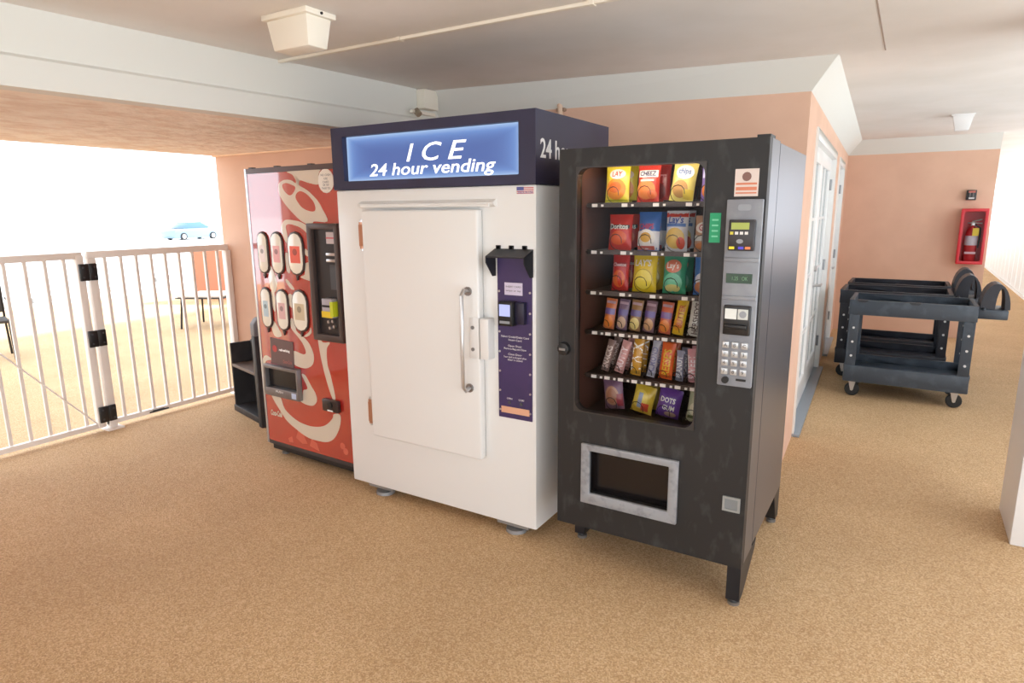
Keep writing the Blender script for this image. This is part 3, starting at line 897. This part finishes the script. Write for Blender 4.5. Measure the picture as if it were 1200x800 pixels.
# top tray
b = chip('yellow chip bag with big orange chip picture on the top tray', 0, .118, .228, 1.778, YEL, [('disc', 0, .36, .40, .27, (226, 140, 50)), ('disc', -.02, .40, .25, .14, (208, 104, 40)), ('disc', 0.05, .74, .32, .13, (240, 226, 214)), ('rect', -.48, .48, .02, .1, (190, 186, 44)), ('text', 'LAY', 0.05, .74, .4, (200, 70, 50), False)], tilt=0)
behind(b, 1, 'yellow chip bag half hidden behind the orange chip picture bag on the top tray')
b = chip('red chip bag with a white name band on the top tray', 0, .264, .36, 1.772, (204, 60, 46), [('rect', -.40, .44, .66, .84, WHT), ('disc', -.05, .34, .42, .25, (226, 132, 70)), ('disc', .24, .22, .2, .12, (214, 110, 60)), ('rect', -.3, .3, .55, .60, (240, 210, 190)), ('text', 'CHEEZ', .02, .75, .7, (60, 50, 90), False)])
b = chip('dark red chip bag set back between red and cream bags on the top tray', 0, .296, .374, 1.778, (168, 40, 34), [('text', 'VT', 0, .62, .6, (226, 150, 150), False), ('disc', 0, .3, .3, .2, (120, 30, 28))], y=.30, D=.016)
b = chip('cream yellow chip bag leaning sideways on the top tray', 0, .402, .502, 1.774, (230, 214, 120), [('disc', 0.05, .72, .36, .18, (240, 240, 240)), ('disc', -.05, .3, .32, .22, (196, 150, 90)), ('rect', .1, .48, .05, .3, (226, 200, 80)), ('text', 'chips', .05, .72, .5, (90, 120, 170), False)], tilt=6)
b = chip('purple and orange chip bag at the right end of the top tray', 0, .532, .61, 1.77, (130, 104, 176), [('disc', 0, .28, .42, .2, (222, 124, 60)), ('rect', -.4, .4, .6, .85, (190, 190, 226))])
# second tray
b = chip('bright red tortilla chip bag with black name band on the second tray', 1, .138, .245, 1.568, (206, 44, 34), [('rect', -.42, .42, .60, .70, (40, 32, 34)), ('disc', 0, .34, .34, .2, (224, 92, 40)), ('text', 'Doritos', 0, .65, .74, WHT, False)])
behind(b, 1, 'bright red tortilla chip bag behind the front one on the second tray')
b = chip('blue and white cookie bag with round picture on the second tray', 1, .273, .37, 1.578, BLU, [('rect', -.49, .49, .02, .5, (226, 224, 228)), ('disc', -.06, .33, .40, .22, (240, 236, 230)), ('disc', -.08, .34, .25, .13, (220, 170, 70)), ('rect', -.48, .3, .02, .12, (210, 96, 80)), ('text', 'CHIPS', -.06, .62, .66, (196, 60, 90), False)])
behind(b, 1, 'blue and white cookie bag behind the round picture one on the second tray')
b = chip('white chip bag with red top and yellow chips on the second tray', 1, .393, .487, 1.582, (226, 226, 230), [('rect', -.48, .48, .84, .95, (206, 60, 44)), ('rect', -.42, .42, .60, .68, (80, 120, 186)), ('disc', -.02, .32, .42, .26, (226, 190, 100)), ('disc', .25, .2, .18, .15, (214, 80, 50)), ('text', 'Lay\'s', 0, .75, .66, (60, 90, 170), False)])
behind(b, 1, 'white chip bag behind the one with yellow chips on the second tray')
b = chip('brown and white bag beside the glass edge on the second tray', 1, .515, .6, 1.562, (190, 150, 120), [('disc', 0, .66, .42, .16, WHT), ('rect', -.46, .46, .3, .45, (206, 210, 206)), ('disc', 0, .16, .4, .1, (206, 130, 70)), ('text', 'GO', 0, .66, .5, (170, 60, 80), False)])
# third tray
b = chip('narrow red bag with orange puffs picture on the third tray', 2, .158, .236, 1.396, (186, 36, 36), [('disc', -.02, .33, .36, .24, (222, 104, 48)), ('disc', .05, .32, .14, .2, (206, 60, 34)), ('rect', -.4, .4, .66, .78, (150, 30, 34)), ('text', 'Cheetos', 0, .72, .74, (226, 200, 200), False)])
behind(b, 1, 'narrow red bag behind the orange puffs one on the third tray')
b = chip('all yellow potato chip bag with round chip picture on the third tray', 2, .254, .362, 1.402, (222, 190, 30), [('disc', 0, .33, .38, .28, (176, 150, 24)), ('disc', 0, .33, .35, .255, (236, 214, 80)), ('text', 'LAY\'S', -.03, .76, .66, WHT, False)])
behind(b, 1, 'all yellow potato chip bag behind the front one on the third tray')
b = chip('green potato chip bag with red oval on the third tray', 2, .389, .49, 1.402, GRN, [('disc', -.03, .70, .34, .17, (214, 120, 90)), ('disc', -.03, .28, .40, .25, (110, 196, 160)), ('disc', -.03, .14, .32, .1, (214, 206, 130)), ('text', 'Lay\'s', -.03, .70, .5, WHT, False)])
behind(b, 1, 'green potato chip bag behind the front one on the third tray')
b = chip('blue bag with white and brown picture at the right end of the third tray', 2, .52, .602, 1.4, (64, 120, 196), [('disc', -.05, .4, .34, .16, (220, 226, 236)), ('disc', -.1, .2, .3, .14, (196, 130, 90))])
# fourth tray: narrow packs
ck = [(.120, .172, (204, 110, 60), (230, 130, 50), 'orange sandwich cracker pack with violet band at the left end of the fourth tray', (110, 90, 150)),
      (.183, .232, (120, 92, 116), (206, 170, 140), 'mauve sandwich cracker pack with tan disc on the fourth tray', (100, 84, 140)),
      (.242, .294, (150, 110, 70), (226, 204, 130), 'brown cracker pack with pale yellow disc on the fourth tray', (96, 80, 136)),
      (.307, .357, (130, 96, 110), (208, 160, 116), 'brown violet cracker pack with peach disc on the fourth tray', (104, 84, 150)),
      (.378, .430, (206, 100, 70), (236, 140, 60), 'orange red cracker pack beside the yellow bar on the fourth tray', (124, 90, 150))]
for u0_, u1_, c, dc, lb, bc in ck:
    pack('cracker_pack', lb, 'cracker pack', G, 3, u0_, u1_, 1.198, c, [('rect', -.46, .46, .48, .68, bc), ('disc', 0, .24, .42, .20, dc), ('rect', -.4, .4, .84, .92, (190, 160, 170))], tilt=5, D=.012)
bar('tall yellow candy bar with red lettering on the fourth tray', 3, .438, .486, 1.21, (226, 184, 36), [('disc', -.05, .3, .4, .18, (222, 150, 40)), ('text', 'BUTTER', .05, .55, .66, (196, 90, 40), True)], tilt=7, D=.010)
bar('silver white chocolate bar with tall dark lettering on the fourth tray', 3, .503, .562, 1.212, (212, 212, 204), [('text', "HERSHEY'S", 0, .5, .88, (90, 70, 66), True)], tilt=5, D=.010)
# fifth tray: bars
bars = [(.114, .152, 1.010, (140, 112, 104), 'grey brown candy bar with upright lettering at the left end of the fifth tray', 'SNACKS', (220, 200, 190), 12),
        (.178, .222, 1.012, (206, 150, 146), 'pink and brown candy bar leaning on the fifth tray', 'NUTTY', (240, 220, 220), 14),
        (.256, .304, 1.044, (206, 150, 46), 'gold candy bar with white upright lettering on the fifth tray', 'TWIX', (246, 240, 226), 4),
        (.332, .368, 1.028, (172, 172, 186), 'silver candy bar between gold and orange bars on the fifth tray', 'ALMOND', (110, 110, 150), 8),
        (.386, .446, 1.022, (226, 98, 36), 'wide orange peanut butter bar on the fifth tray', "REESE'S", (236, 196, 60), 4),
        (.462, .496, .995, (150, 152, 176), 'narrow silver blue bar beside the orange bar on the fifth tray', 'PEANUT', (236, 236, 240), 0),
        (.518, .556, 1.006, (222, 160, 166), 'pink candy bar at the right end of the fifth tray', 'SWEET', (240, 230, 235), -5)]
for u0_, u1_, zt_, c, lb, s, tc_, tl in bars:
    b = bar(lb, 4, u0_, u1_, zt_, c, [('text', s, 0, .46, .72, tc_, True), ('rect', -.46, .46, .04, .12, tuple(int(q * .8) for q in c))], tilt=tl, D=.012)
    behind(b, 1, lb.replace(' bar ', ' back row bar ').replace('with upright lettering ', '').replace('white upright ', ''), dy=.07)
# bottom tray
pack('cookie_pack', 'mauve cookie pack with round cookie picture on the bottom tray', 'cookie pack', G, 5, .140, .236, .828, (132, 96, 120), [('disc', -.02, .44, .34, .32, (190, 140, 110)), ('rect', .2, .48, .1, .5, (160, 60, 70)), ('disc', -.02, .44, .25, .24, (170, 112, 84))], tilt=-8, D=.022)
pack('pastry_pack', 'yellow pastry pack with red corner on the bottom tray', 'pastry pack', G, 5, .262, .36, .812, (214, 180, 60), [('disc', -.1, .5, .34, .36, (232, 204, 90)), ('rect', -.2, 0, .2, .75, (150, 160, 180)), ('rect', 0, .34, .1, .4, (206, 76, 50))], tilt=10, D=.022)
pack('pastry_pack', 'gold pastry pack behind the red cornered one on the bottom tray', 'pastry pack', G, 5, .285, .365, .838, (196, 170, 60), [('disc', 0, .6, .3, .2, (220, 190, 80))], y=.30, D=.011)
pack('cookie_pack', 'purple cookie bag with white block letters on the bottom tray', 'cookie pack', G, 5, .378, .482, .815, (104, 66, 150), [('text', 'DOTS', -.02, .62, .62, WHT, False), ('text', 'GUM', .05, .36, .5, WHT, False), ('disc', .15, .14, .25, .1, (190, 160, 140))], tilt=8, D=.024)
pack('cookie_pack', 'pale green pouch at the right end of the bottom tray', 'cookie pack', G, 5, .514, .592, .834, (190, 194, 160), [('disc', 0, .4, .36, .2, (226, 222, 196)), ('rect', -.4, .4, .1, .2, (110, 120, 80))], tilt=5, D=.02)

# one spiral coil per lane, its turns running between the packs, and a low divider between neighbouring lanes
for row, lanes in LANE.items():
    zt_ = SHELF[row] - .006
    wide = len(lanes) <= 5
    r, pitch = (.036, .095) if wide else (.024, .070)
    lanes.sort()
    src = None
    for u0_, u1_ in lanes:
        at = ((u0_ + u1_) / 2, .205, zt_ + r + WIRE)
        if src is None:
            path = []
            for k in range(-9, int(.5 / pitch * 12) + 1):         # k = 0 passes under the front pack
                a = 2 * PI * k / 12
                path.append((r * math.sin(a), pitch * k / 12, -r * math.cos(a)))
            src = MB().tube(path, WIRE, 4).build('spiral_coil', coil_m, TRAYS[row], smooth=True, loc=at)
        else:
            dup(src, at).parent = TRAYS[row]
    for (a0, a1), (b0, b1) in zip(lanes, lanes[1:]):
        x = (a1 + b0) / 2
        MB().box(x - .001, x + .001, .20, .76, zt_, zt_ + .016).build('lane_divider', tray_m, TRAYS[row])

# ------------------------------------------------------------------ utility carts
cart_m = mat('cart_resin', (58, 66, 76), .45, noise=(9, (88, 100, 112), .5, .85))
cart_d = mat('cart_resin_dark', (40, 42, 50), .45, noise=(9, (62, 66, 76), .55, .85))
bolt_m = mat('bolt_white', (226, 226, 226), .4)
wheel_m = mat('caster_rubber', (26, 26, 28), .5)
def make_cart(label, loc, m):
    L, Wd = .88, .56
    c = thing('utility_cart', label, 'cart', loc, 0, 'black utility carts by the far wall')
    def tray(name, z0, z1, floor_z, wall):
        t = MB()
        t.box(0, L, 0, wall, z0, z1).box(0, L, Wd - wall, Wd, z0, z1).box(0, wall, wall, Wd - wall, z0, z1).box(L - wall, L, wall, Wd - wall, z0, z1)
        t.box(wall, L - wall, wall, Wd - wall, floor_z, floor_z + .02)
        return t.build(name, m, c, bevel=.006)
    tt = tray('top_tray', .71, .835, .75, .03)
    for (x, y) in ((.05, .0), (.42, .0)):
        MB().prism([(x, .836), (x + .09, .836), (x + .07, .818), (x + .02, .818)], -.003, .032).build('lip_notch', cart_d, tt)
    tray('bottom_tray', .135, .275, .19, .03)
    for x, y in ((0, 0), (L - .085, 0), (0, Wd - .06), (L - .085, Wd - .06)):
        p = MB().box(x + .004, x + .081, y + .004, y + .022 if y == 0 else y + .056, .26, .72)
        if y != 0:
            p = MB().box(x + .004, x + .081, y + .038, y + .056, .26, .72)
        xe = x + .004 if x == 0 else x + .063
        p.box(xe, xe + .018, y + .004, y + .056, .26, .72)
        p = p.build('upright', m, c, bevel=.003)
        for z in (.36, .48, .60):
            yy = y + .004 if y == 0 else y + .038
            MB().tube([(x + .045, yy, z), (x + .045, yy - .006, z)], .010, 8).build('bolt', bolt_m, p)
    # handle block with upright grip arch and slot
    h = MB().box(L - .02, L + .20, .12, Wd - .12, .725, .80)
    h.box(L + .035, L + .055, .10, Wd - .10, .79, .815)
    h = h.build('handle_block', m, c, bevel=.008)
    n = 12
    out = [(L + .115 + .095 * math.cos(PI * k / n), .80 + .20 * math.sin(PI * k / n)) for k in range(n + 1)]
    inn = [(L + .145 + .030 * math.cos(PI * k / n), .80 + .165 * math.sin(PI * k / n)) for k in range(n + 1)]
    a = MB()
    for k in range(n):
        q = [out[k], out[k + 1], inn[k + 1], inn[k]]
        a.hexa([(p[0], .16, p[1]) for p in q] + [(p[0], Wd - .16, p[1]) for p in q])
    a.build('grip_arch', cart_d, c, smooth=True)
    for x, y in ((.07, .07), (L - .08, .07), (.07, Wd - .07), (L - .08, Wd - .07)):
        k = MB().tube([(x, y, .062), (x, y, .062)], .01, 4, cap=False)
        k = MB().box(x - .03, x + .03, y - .03, y + .03, .128, .137)
        for s in (-1, 1):
            k.prism([(x - .028, .13), (x + .028, .13), (x + .012, .05), (x - .008, .05)], y + s * .022 - .002, y + s * .022 + .002)
        k = k.build('caster', chrome, c)
        MB().tube([(x + .002, y - .017, .057), (x + .002, y - .012, .057), (x + .002, y + .012, .057), (x + .002, y + .017, .057)], [.05, .057, .057, .05], 18).build('wheel', wheel_m, k, smooth=True)
        MB().tube([(x + .002, y - .026, .057), (x + .002, y + .026, .057)], .012, 10).build('axle', chrome, k, smooth=True)
    return c
make_cart('scuffed slate utility cart standing in front of the other two carts', (-.37, 6.03, 0), cart_m)
make_cart('black utility cart standing between two other carts', (-.50, 6.73, 0), cart_d)
make_cart('black utility cart closest to the peach wall with the extinguisher', (-.49, 7.44, 0), cart_d)

# ------------------------------------------------------------------ extinguisher cabinet and alarm on the far wall
red_cab = mat('red_cabinet', (206, 44, 54), .35)
ec = thing('extinguisher_cabinet', 'red fire extinguisher cabinet with clear front on the peach wall', 'cabinet', (.503, 9.5, .929))
EW, EH, ED = .25, .632, .19
MB().box(0, .012, -ED, -.001, 0, EH).box(EW - .012, EW, -ED, -.001, 0, EH).box(.012, EW - .012, -ED, -.001, 0, .012).box(.012, EW - .012, -ED, -.001, EH - .012, EH).box(.012, EW - .012, -.012, -.001, .012, EH - .012).build('box', red_cab, ec)
MB().ring((-.006, EW + .006, -.006, EH + .006), (.025, EW - .025, .03, EH - .03, .02), -ED - .014, -ED).build('front_frame', red_cab, ec, bevel=.004)
MB().box(.02, EW - .02, -ED - .006, -ED - .003, .025, EH - .025).build('clear_cover', clear, ec)
ex = thing('fire_extinguisher', 'small red fire extinguisher with white label and yellow tag inside the cabinet', 'extinguisher', (.628, 9.405, .942))
prof = [(0, .055), (.01, .062), (.34, .062), (.38, .05), (.405, .025), (.43, .02)]
MB().tube([(0, 0, z) for z, _ in prof], [r for _, r in prof], 18).build('cylinder', mat('extinguisher_red', (190, 36, 44), .25), ex, smooth=True)
MB().tube([(0, 0, .20), (0, 0, .31)], .0632, 18, cap=False).build('label_band', mat('extinguisher_label', (206, 200, 210), .5), ex, smooth=True)
MB().box(-.055, .055, -.064, -.0632, .10, .125).build('instruction_strip', mat('extinguisher_strip', (226, 190, 196), .5), ex)
v = MB().box(-.018, .018, -.018, .018, .42, .47).build('valve', chrome, ex, bevel=.004)
MB().tube([(-.01, -.01, .475), (.08, -.03, .50)], .008, 8).tube([(-.01, -.01, .46), (.085, -.03, .455)], .007, 8).tube([(-.05, -.02, .46), (0, 0, .46)], .006, 8).build('lever', chrome, v, smooth=True)
MB().box(.0, .06, -.078, -.075, .31, .40).build('yellow_tag', mat('yellow_tag', (232, 200, 50), .5), ex)
MB().tube([(.02, -.02, .44), (.075, -.03, .40), (.078, -.02, .30), (.07, -.03, .17)], .009, 8).build('hose', black, ex, smooth=True)
al = thing('fire_alarm_device', 'small black alarm device with red top on the wall above the red cabinet', 'alarm', (.528, 9.5, 1.665))
MB().box(0, .098, -.075, -.001, 0, .115).build('housing', mat('alarm_black', (38, 36, 38), .4), al, bevel=.006)
MB().box(.02, .085, -.079, -.074, .085, .106).build('strobe', mat('alarm_red', (196, 110, 96), .4), al)
MB().box(.025, .08, -.079, -.074, .012, .03).build('name_strip', mat('alarm_white', (206, 206, 206), .4), al)
MB().box(.03, .04, -.079, -.074, .035, .085).box(.062, .072, -.079, -.074, .035, .085).build('bar', mat('alarm_grey', (120, 110, 110), .4), al)

# ------------------------------------------------------------------ ceiling fittings
fix_m = mat('fixture_cream', (240, 234, 220), .5)
lf = thing('ceiling_light', 'square cream ceiling light box beside the beam', 'light fixture', (-2.42, 1.97, 2.26))
MB().box(-.012, .262, -.012, .152, .118, .14).build('cover_plate', fix_m, lf, bevel=.003)
MB().hexa([(.018, .018, 0), (.232, .018, 0), (.232, .122, 0), (.018, .122, 0), (.002, .002, .118), (.248, .002, .118), (.248, .138, .118), (.002, .138, .118)]).build('box', fix_m, lf, bevel=.006)
MB().tube([(.2605, .07, .128), (.267, .07, .128)], .006, 8).build('screw', black, lf)
l2 = thing('ceiling_light', 'small tapered white ceiling light over the walkway carts', 'light fixture', (.235, 7.35, 2.27))
MB().box(-.01, .17, -.01, .17, .13, .142).build('cover_plate', white_paint, l2)
MB().hexa([(.028, .028, 0), (.132, .028, 0), (.132, .132, 0), (.028, .132, 0), (0, 0, .13), (.16, 0, .13), (.16, .16, .13), (0, .16, .13)]).build('box', white_paint, l2, bevel=.004)
cn = thing('ceiling_conduit', 'thin cream raceway running along the ceiling from the beam past the light box', 'conduit', (-3.07, 2.54, 2.385))
MB().box(0, 3.6, -.011, .011, 0, .015).build('raceway', fix_m, cn, bevel=.003)
for x in (.9, 1.9, 2.9):
    MB().box(x - .012, x + .012, -.016, .016, -.002, .015).build('clip', fix_m, cn)
jb = thing('junction_box', 'cream junction box on the beam above the ice machine', 'box', (-2.93, 3.60, 2.22))
MB().box(-.02, .05, .0, .15, .05, .175).build('box', fix_m, jb, bevel=.004)
MB().box(-.0, .03, -.10, .14, .012, .03).build('bracket', fix_m, jb)
MB().tube([(.02, -.06, .03), (.05, -.06, .0)], .022, 10).build('sensor_head', mat('sensor_brown', (150, 136, 116), .5), jb, smooth=True)
wp = thing('wall_pipe', 'short cream pipe on the peach wall just above the ice machine', 'pipe', (-2.03, 3.945, 1.6))
MB().tube([(0, 0, 0), (0, 0, .64), (-.01, .01, .66)], .018, 10).build('pipe', mat('pipe_peach', (226, 196, 172), .6), wp, smooth=True)
MB().box(-.03, .03, -.004, .03, .62, .64).build('strap', mat('strap_grey', (170, 140, 120), .5), wp)

# ------------------------------------------------------------------ railing and gate on the open left side
rail_m = mat('rail_cream', (240, 234, 228), .5)
rl = thing('railing', 'cream metal picket railing between the gate post and the peach wall', 'railing', (-5.0, 2.35, 0))
MB().box(-.025, .025, .0, 1.13, 1.275, 1.325).build('top_rail', rail_m, rl, bevel=.004)
MB().box(-.018, .018, .0, 1.13, .035, .07).build('bottom_rail', rail_m, rl, bevel=.003)
p0 = MB().box(-.028, .028, .0, .055, 0, 1.275).build('post', rail_m, rl, bevel=.004)
MB().box(-.06, .06, -.03, .085, 0, .012).build('base_plate', rail_m, p0)
p1 = MB().box(-.028, .028, 1.10, 1.145, 0, 1.275).build('post', rail_m, rl, bevel=.004)
MB().box(-.06, .06, 1.07, 1.16, 0, .012).build('base_plate', rail_m, p1)
pk = None
for k in range(9):
    if pk is None:
        pk = MB().box(-.01, .01, -.01, .01, .07, 1.275).build('picket', rail_m, rl)
        pk.location = (0, .126, 0)
    else:
        q = dup(pk, (0, .126 + .1135 * k, 0))
        q.parent = rl
MB().box(.018, .03, .33, .42, .045, .058).tube([(.03, .30, .05), (.03, .45, .05)], .006, 8).build('drop_bolt', black, rl)
gt = thing('railing_gate', 'cream metal gate with diagonal brace cable beside the railing post', 'gate', (-5.0, 1.32, 0))
MB().box(-.022, .022, 0, 1.0, 1.275, 1.322).build('top_rail', rail_m, gt, bevel=.004)
MB().box(-.018, .018, 0, 1.0, .03, .065).build('bottom_rail', rail_m, gt, bevel=.003)
MB().box(-.025, .025, .955, 1.005, .03, 1.30).build('stile', rail_m, gt, bevel=.004)
MB().box(-.025, .025, 0, .05, .03, 1.30).build('stile', rail_m, gt, bevel=.004)
for k in range(8):
    q = dup(pk, (0, .885 - .1185 * k, 0))
    q.parent = gt
MB().tube([(.014, .955, .06), (.014, .05, 1.16)], .006, 8).build('brace_cable', rail_m, gt, smooth=True)
for z in (1.18, .70, .13):
    h = MB().box(.026, .045, .962, 1.024, z - .06, z + .06).build('hinge', blackmetal, gt, bevel=.004)
    h2 = MB().box(.029, .045, -.003, .05, z - .06, z + .06).build('hinge', blackmetal, rl, bevel=.004)
    for zz in (z - .035, z + .035):
        MB().tube([(.045, .985, zz), (.049, .985, zz)], .007, 8).build('hinge_screw', dgrey, h)
        MB().tube([(.045, .03, zz), (.049, .03, zz)], .007, 8).build('hinge_screw', dgrey, h2)

# ------------------------------------------------------------------ black shelf stand beside the drink machine
stand_m = mat('stand_black', (48, 46, 48), .5, noise=(8, (70, 68, 68), .5, .8))
sd = thing('shelf_stand', 'low black plastic shelf stand with cut corner beside the red drink machine', 'stand', (-4.60, 3.10, 0), math.radians(-15))
MB().prism([(0, .0), (.60, .0), (.60, .79), (.36, .79), (.21, .66), (.0, .56)], .20, .225).build('back_panel', stand_m, sd, bevel=.003)
MB().box(0, .60, .03, .20, 0, .05).build('bottom_shelf', stand_m, sd, bevel=.003)
MB().box(0, .60, .04, .20, .37, .395).build('middle_shelf', mat('shelf_top_brown', (112, 98, 90), .5), sd, bevel=.003)
MB().box(0, .02, .04, .20, .05, .56).build('side_panel', stand_m, sd)
MB().box(.56, .62, .0, .225, 0, .70).build('side_panel', stand_m, sd, bevel=.006)
MB().prism([(.0, .70), (.0, .79), (.03, .83), (.07, .84), (.11, .82), (.12, .70)], .555, .625, 'x').build('grey_cap', mat('cap_grey', (122, 122, 126), .5), sd, bevel=.008)

# ------------------------------------------------------------------ outdoors beyond the railing
struct(MB().hexa([(-11.4, 7.2, 0), (-8.9, 8.45, 0), (-8.99, 8.63, 0), (-11.49, 7.38, 0), (-11.4, 7.2, .90), (-8.9, 8.45, .90), (-8.99, 8.63, .90), (-11.49, 7.38, .90)]).build('wall_outdoor', mat('terracotta_paint', (206, 132, 108), .85)))
iron = blackmetal
def patio_chair(label, loc, rz, grp=None):
    c = thing('patio_chair', label, 'chair', loc, rz, grp)
    MB().box(-.22, .22, -.22, .22, .42, .45).build('seat', mat('mesh_seat', (70, 66, 64), .7), c, bevel=.006)
    MB().prism([(-.20, .50), (.20, .50), (.20, .92), (.12, .98), (-.12, .98), (-.20, .92)], .19, .215).build('backrest', mat('mesh_seat', (70, 66, 64)), c)
    for sx in (-1, 1):
        MB().tube([(sx * .22, -.22, 0), (sx * .21, -.20, .44)], .012, 8).build('leg', iron, c, smooth=True)
        MB().tube([(sx * .23, .26, 0), (sx * .21, .20, .44), (sx * .21, .205, .95)], .012, 8).build('leg', iron, c, smooth=True)
        MB().tube([(sx * .22, -.20, .44), (sx * .24, -.18, .64), (sx * .24, .18, .66)], .012, 8).build('armrest', iron, c, smooth=True)
    return c
tb = thing('patio_table', 'low patio table with thin black legs in front of the terracotta wall', 'table', (-8.45, 5.55, 0), .5)
MB().box(-.31, .31, -.31, .31, .44, .465).build('table_top', mat('table_pale', (210, 200, 190), .4), tb, bevel=.006)
MB().box(-.33, .33, -.33, .33, .425, .44).build('table_rim', iron, tb)
for sx in (-1, 1):
    for sy in (-1, 1):
        MB().tube([(sx * .30, sy * .30, 0), (sx * .27, sy * .27, .43)], .014, 8).build('leg', iron, tb, smooth=True)
patio_chair('dark patio chair seen through the gate pickets', (-8.62, 2.92, 0), 1.3, None)
def car(label, loc, rz, c):
    r = thing('parked_car', label, 'car', loc, rz, 'cars parked outside')
    body = [(-2.2, .14), (-2.25, .62), (-2.1, .82), (-1.3, .92), (1.0, .95), (1.9, .86), (2.2, .70), (2.25, .16)]
    MB().prism(body, -.88, .88).build('body', mat('car_paint_%d' % c[0], c, .25, coat=.6), r, bevel=.08)
    MB().prism([(-1.45, .92), (-.75, 1.38), (.45, 1.42), (1.35, .95)], -.76, .76).build('cabin', mat('car_window', (88, 120, 140), .1), r, bevel=.05)
    MB().prism([(-.78, 1.37), (-.70, 1.42), (.42, 1.46), (.50, 1.41)], -.72, .72).build('roof', mat('car_paint_%d' % c[0], c), r, bevel=.02)
    for x in (-1.4, 1.4):
        for y in (-.85, .85):
            w = MB().tube([(x, y - .1, .29), (x, y + .1, .29)], .29, 18).build('wheel', wheel_m, r, smooth=True)
            MB().tube([(x, y - .11, .29), (x, y + .11, .29)], .19, 14).build('hubcap', chrome, w, smooth=True)
    return r
car('silver car with blue windows parked beyond the railing', (-52.0, 33.0, -.55), math.radians(95), (126, 150, 168))
for i, (x, y, a) in enumerate([(-17.6, 5.6, .2), (-18.2, 7.2, .3), (-18.9, 9.0, .3), (-20.5, 11.6, .5)]):
    st_ = thing('kerb_stop', 'low grey kerb stop on the pale ground beyond the gate', 'kerb stop', (x, y, -.55), a, 'kerb stops beyond the gate')
    MB().prism([(-.08, 0), (.08, 0), (.06, .13), (-.06, .13)], 0, .9).build('block', mat('kerb_grey', (150, 146, 142), .9), st_, bevel=.01)
    for yy in (.2, .7):
        MB().tube([(0, yy, .12), (0, yy, .14)], .015, 8).build('anchor_pin', dgrey, st_)

# ------------------------------------------------------------------ white guard rail along the walkway
gr = thing('guard_rail', 'white panelled guard rail along the outer edge of the walkway', 'railing', (1.78, 5.0, 0))
MB().box(-.03, .05, 0, 21, .97, 1.02).build('top_rail', white_paint, gr)
MB().box(-.015, .035, 0, 21, .03, .08).build('bottom_rail', white_paint, gr)
pn = None
for k in range(35):
    if pn is None:
        pn = MB().box(.0, .015, .01, .575, .08, .97).build('panel', white_paint, gr)
    else:
        q = dup(pn, (0, .6 * k, 0))
        q.parent = gr
ps = None
for k in range(10):
    if ps is None:
        ps = MB().box(.015, .07, -.03, .03, 0, 1.0).build('post', white_paint, gr)
    else:
        q = dup(ps, (0, 2.33 * k, 0))
        q.parent = gr
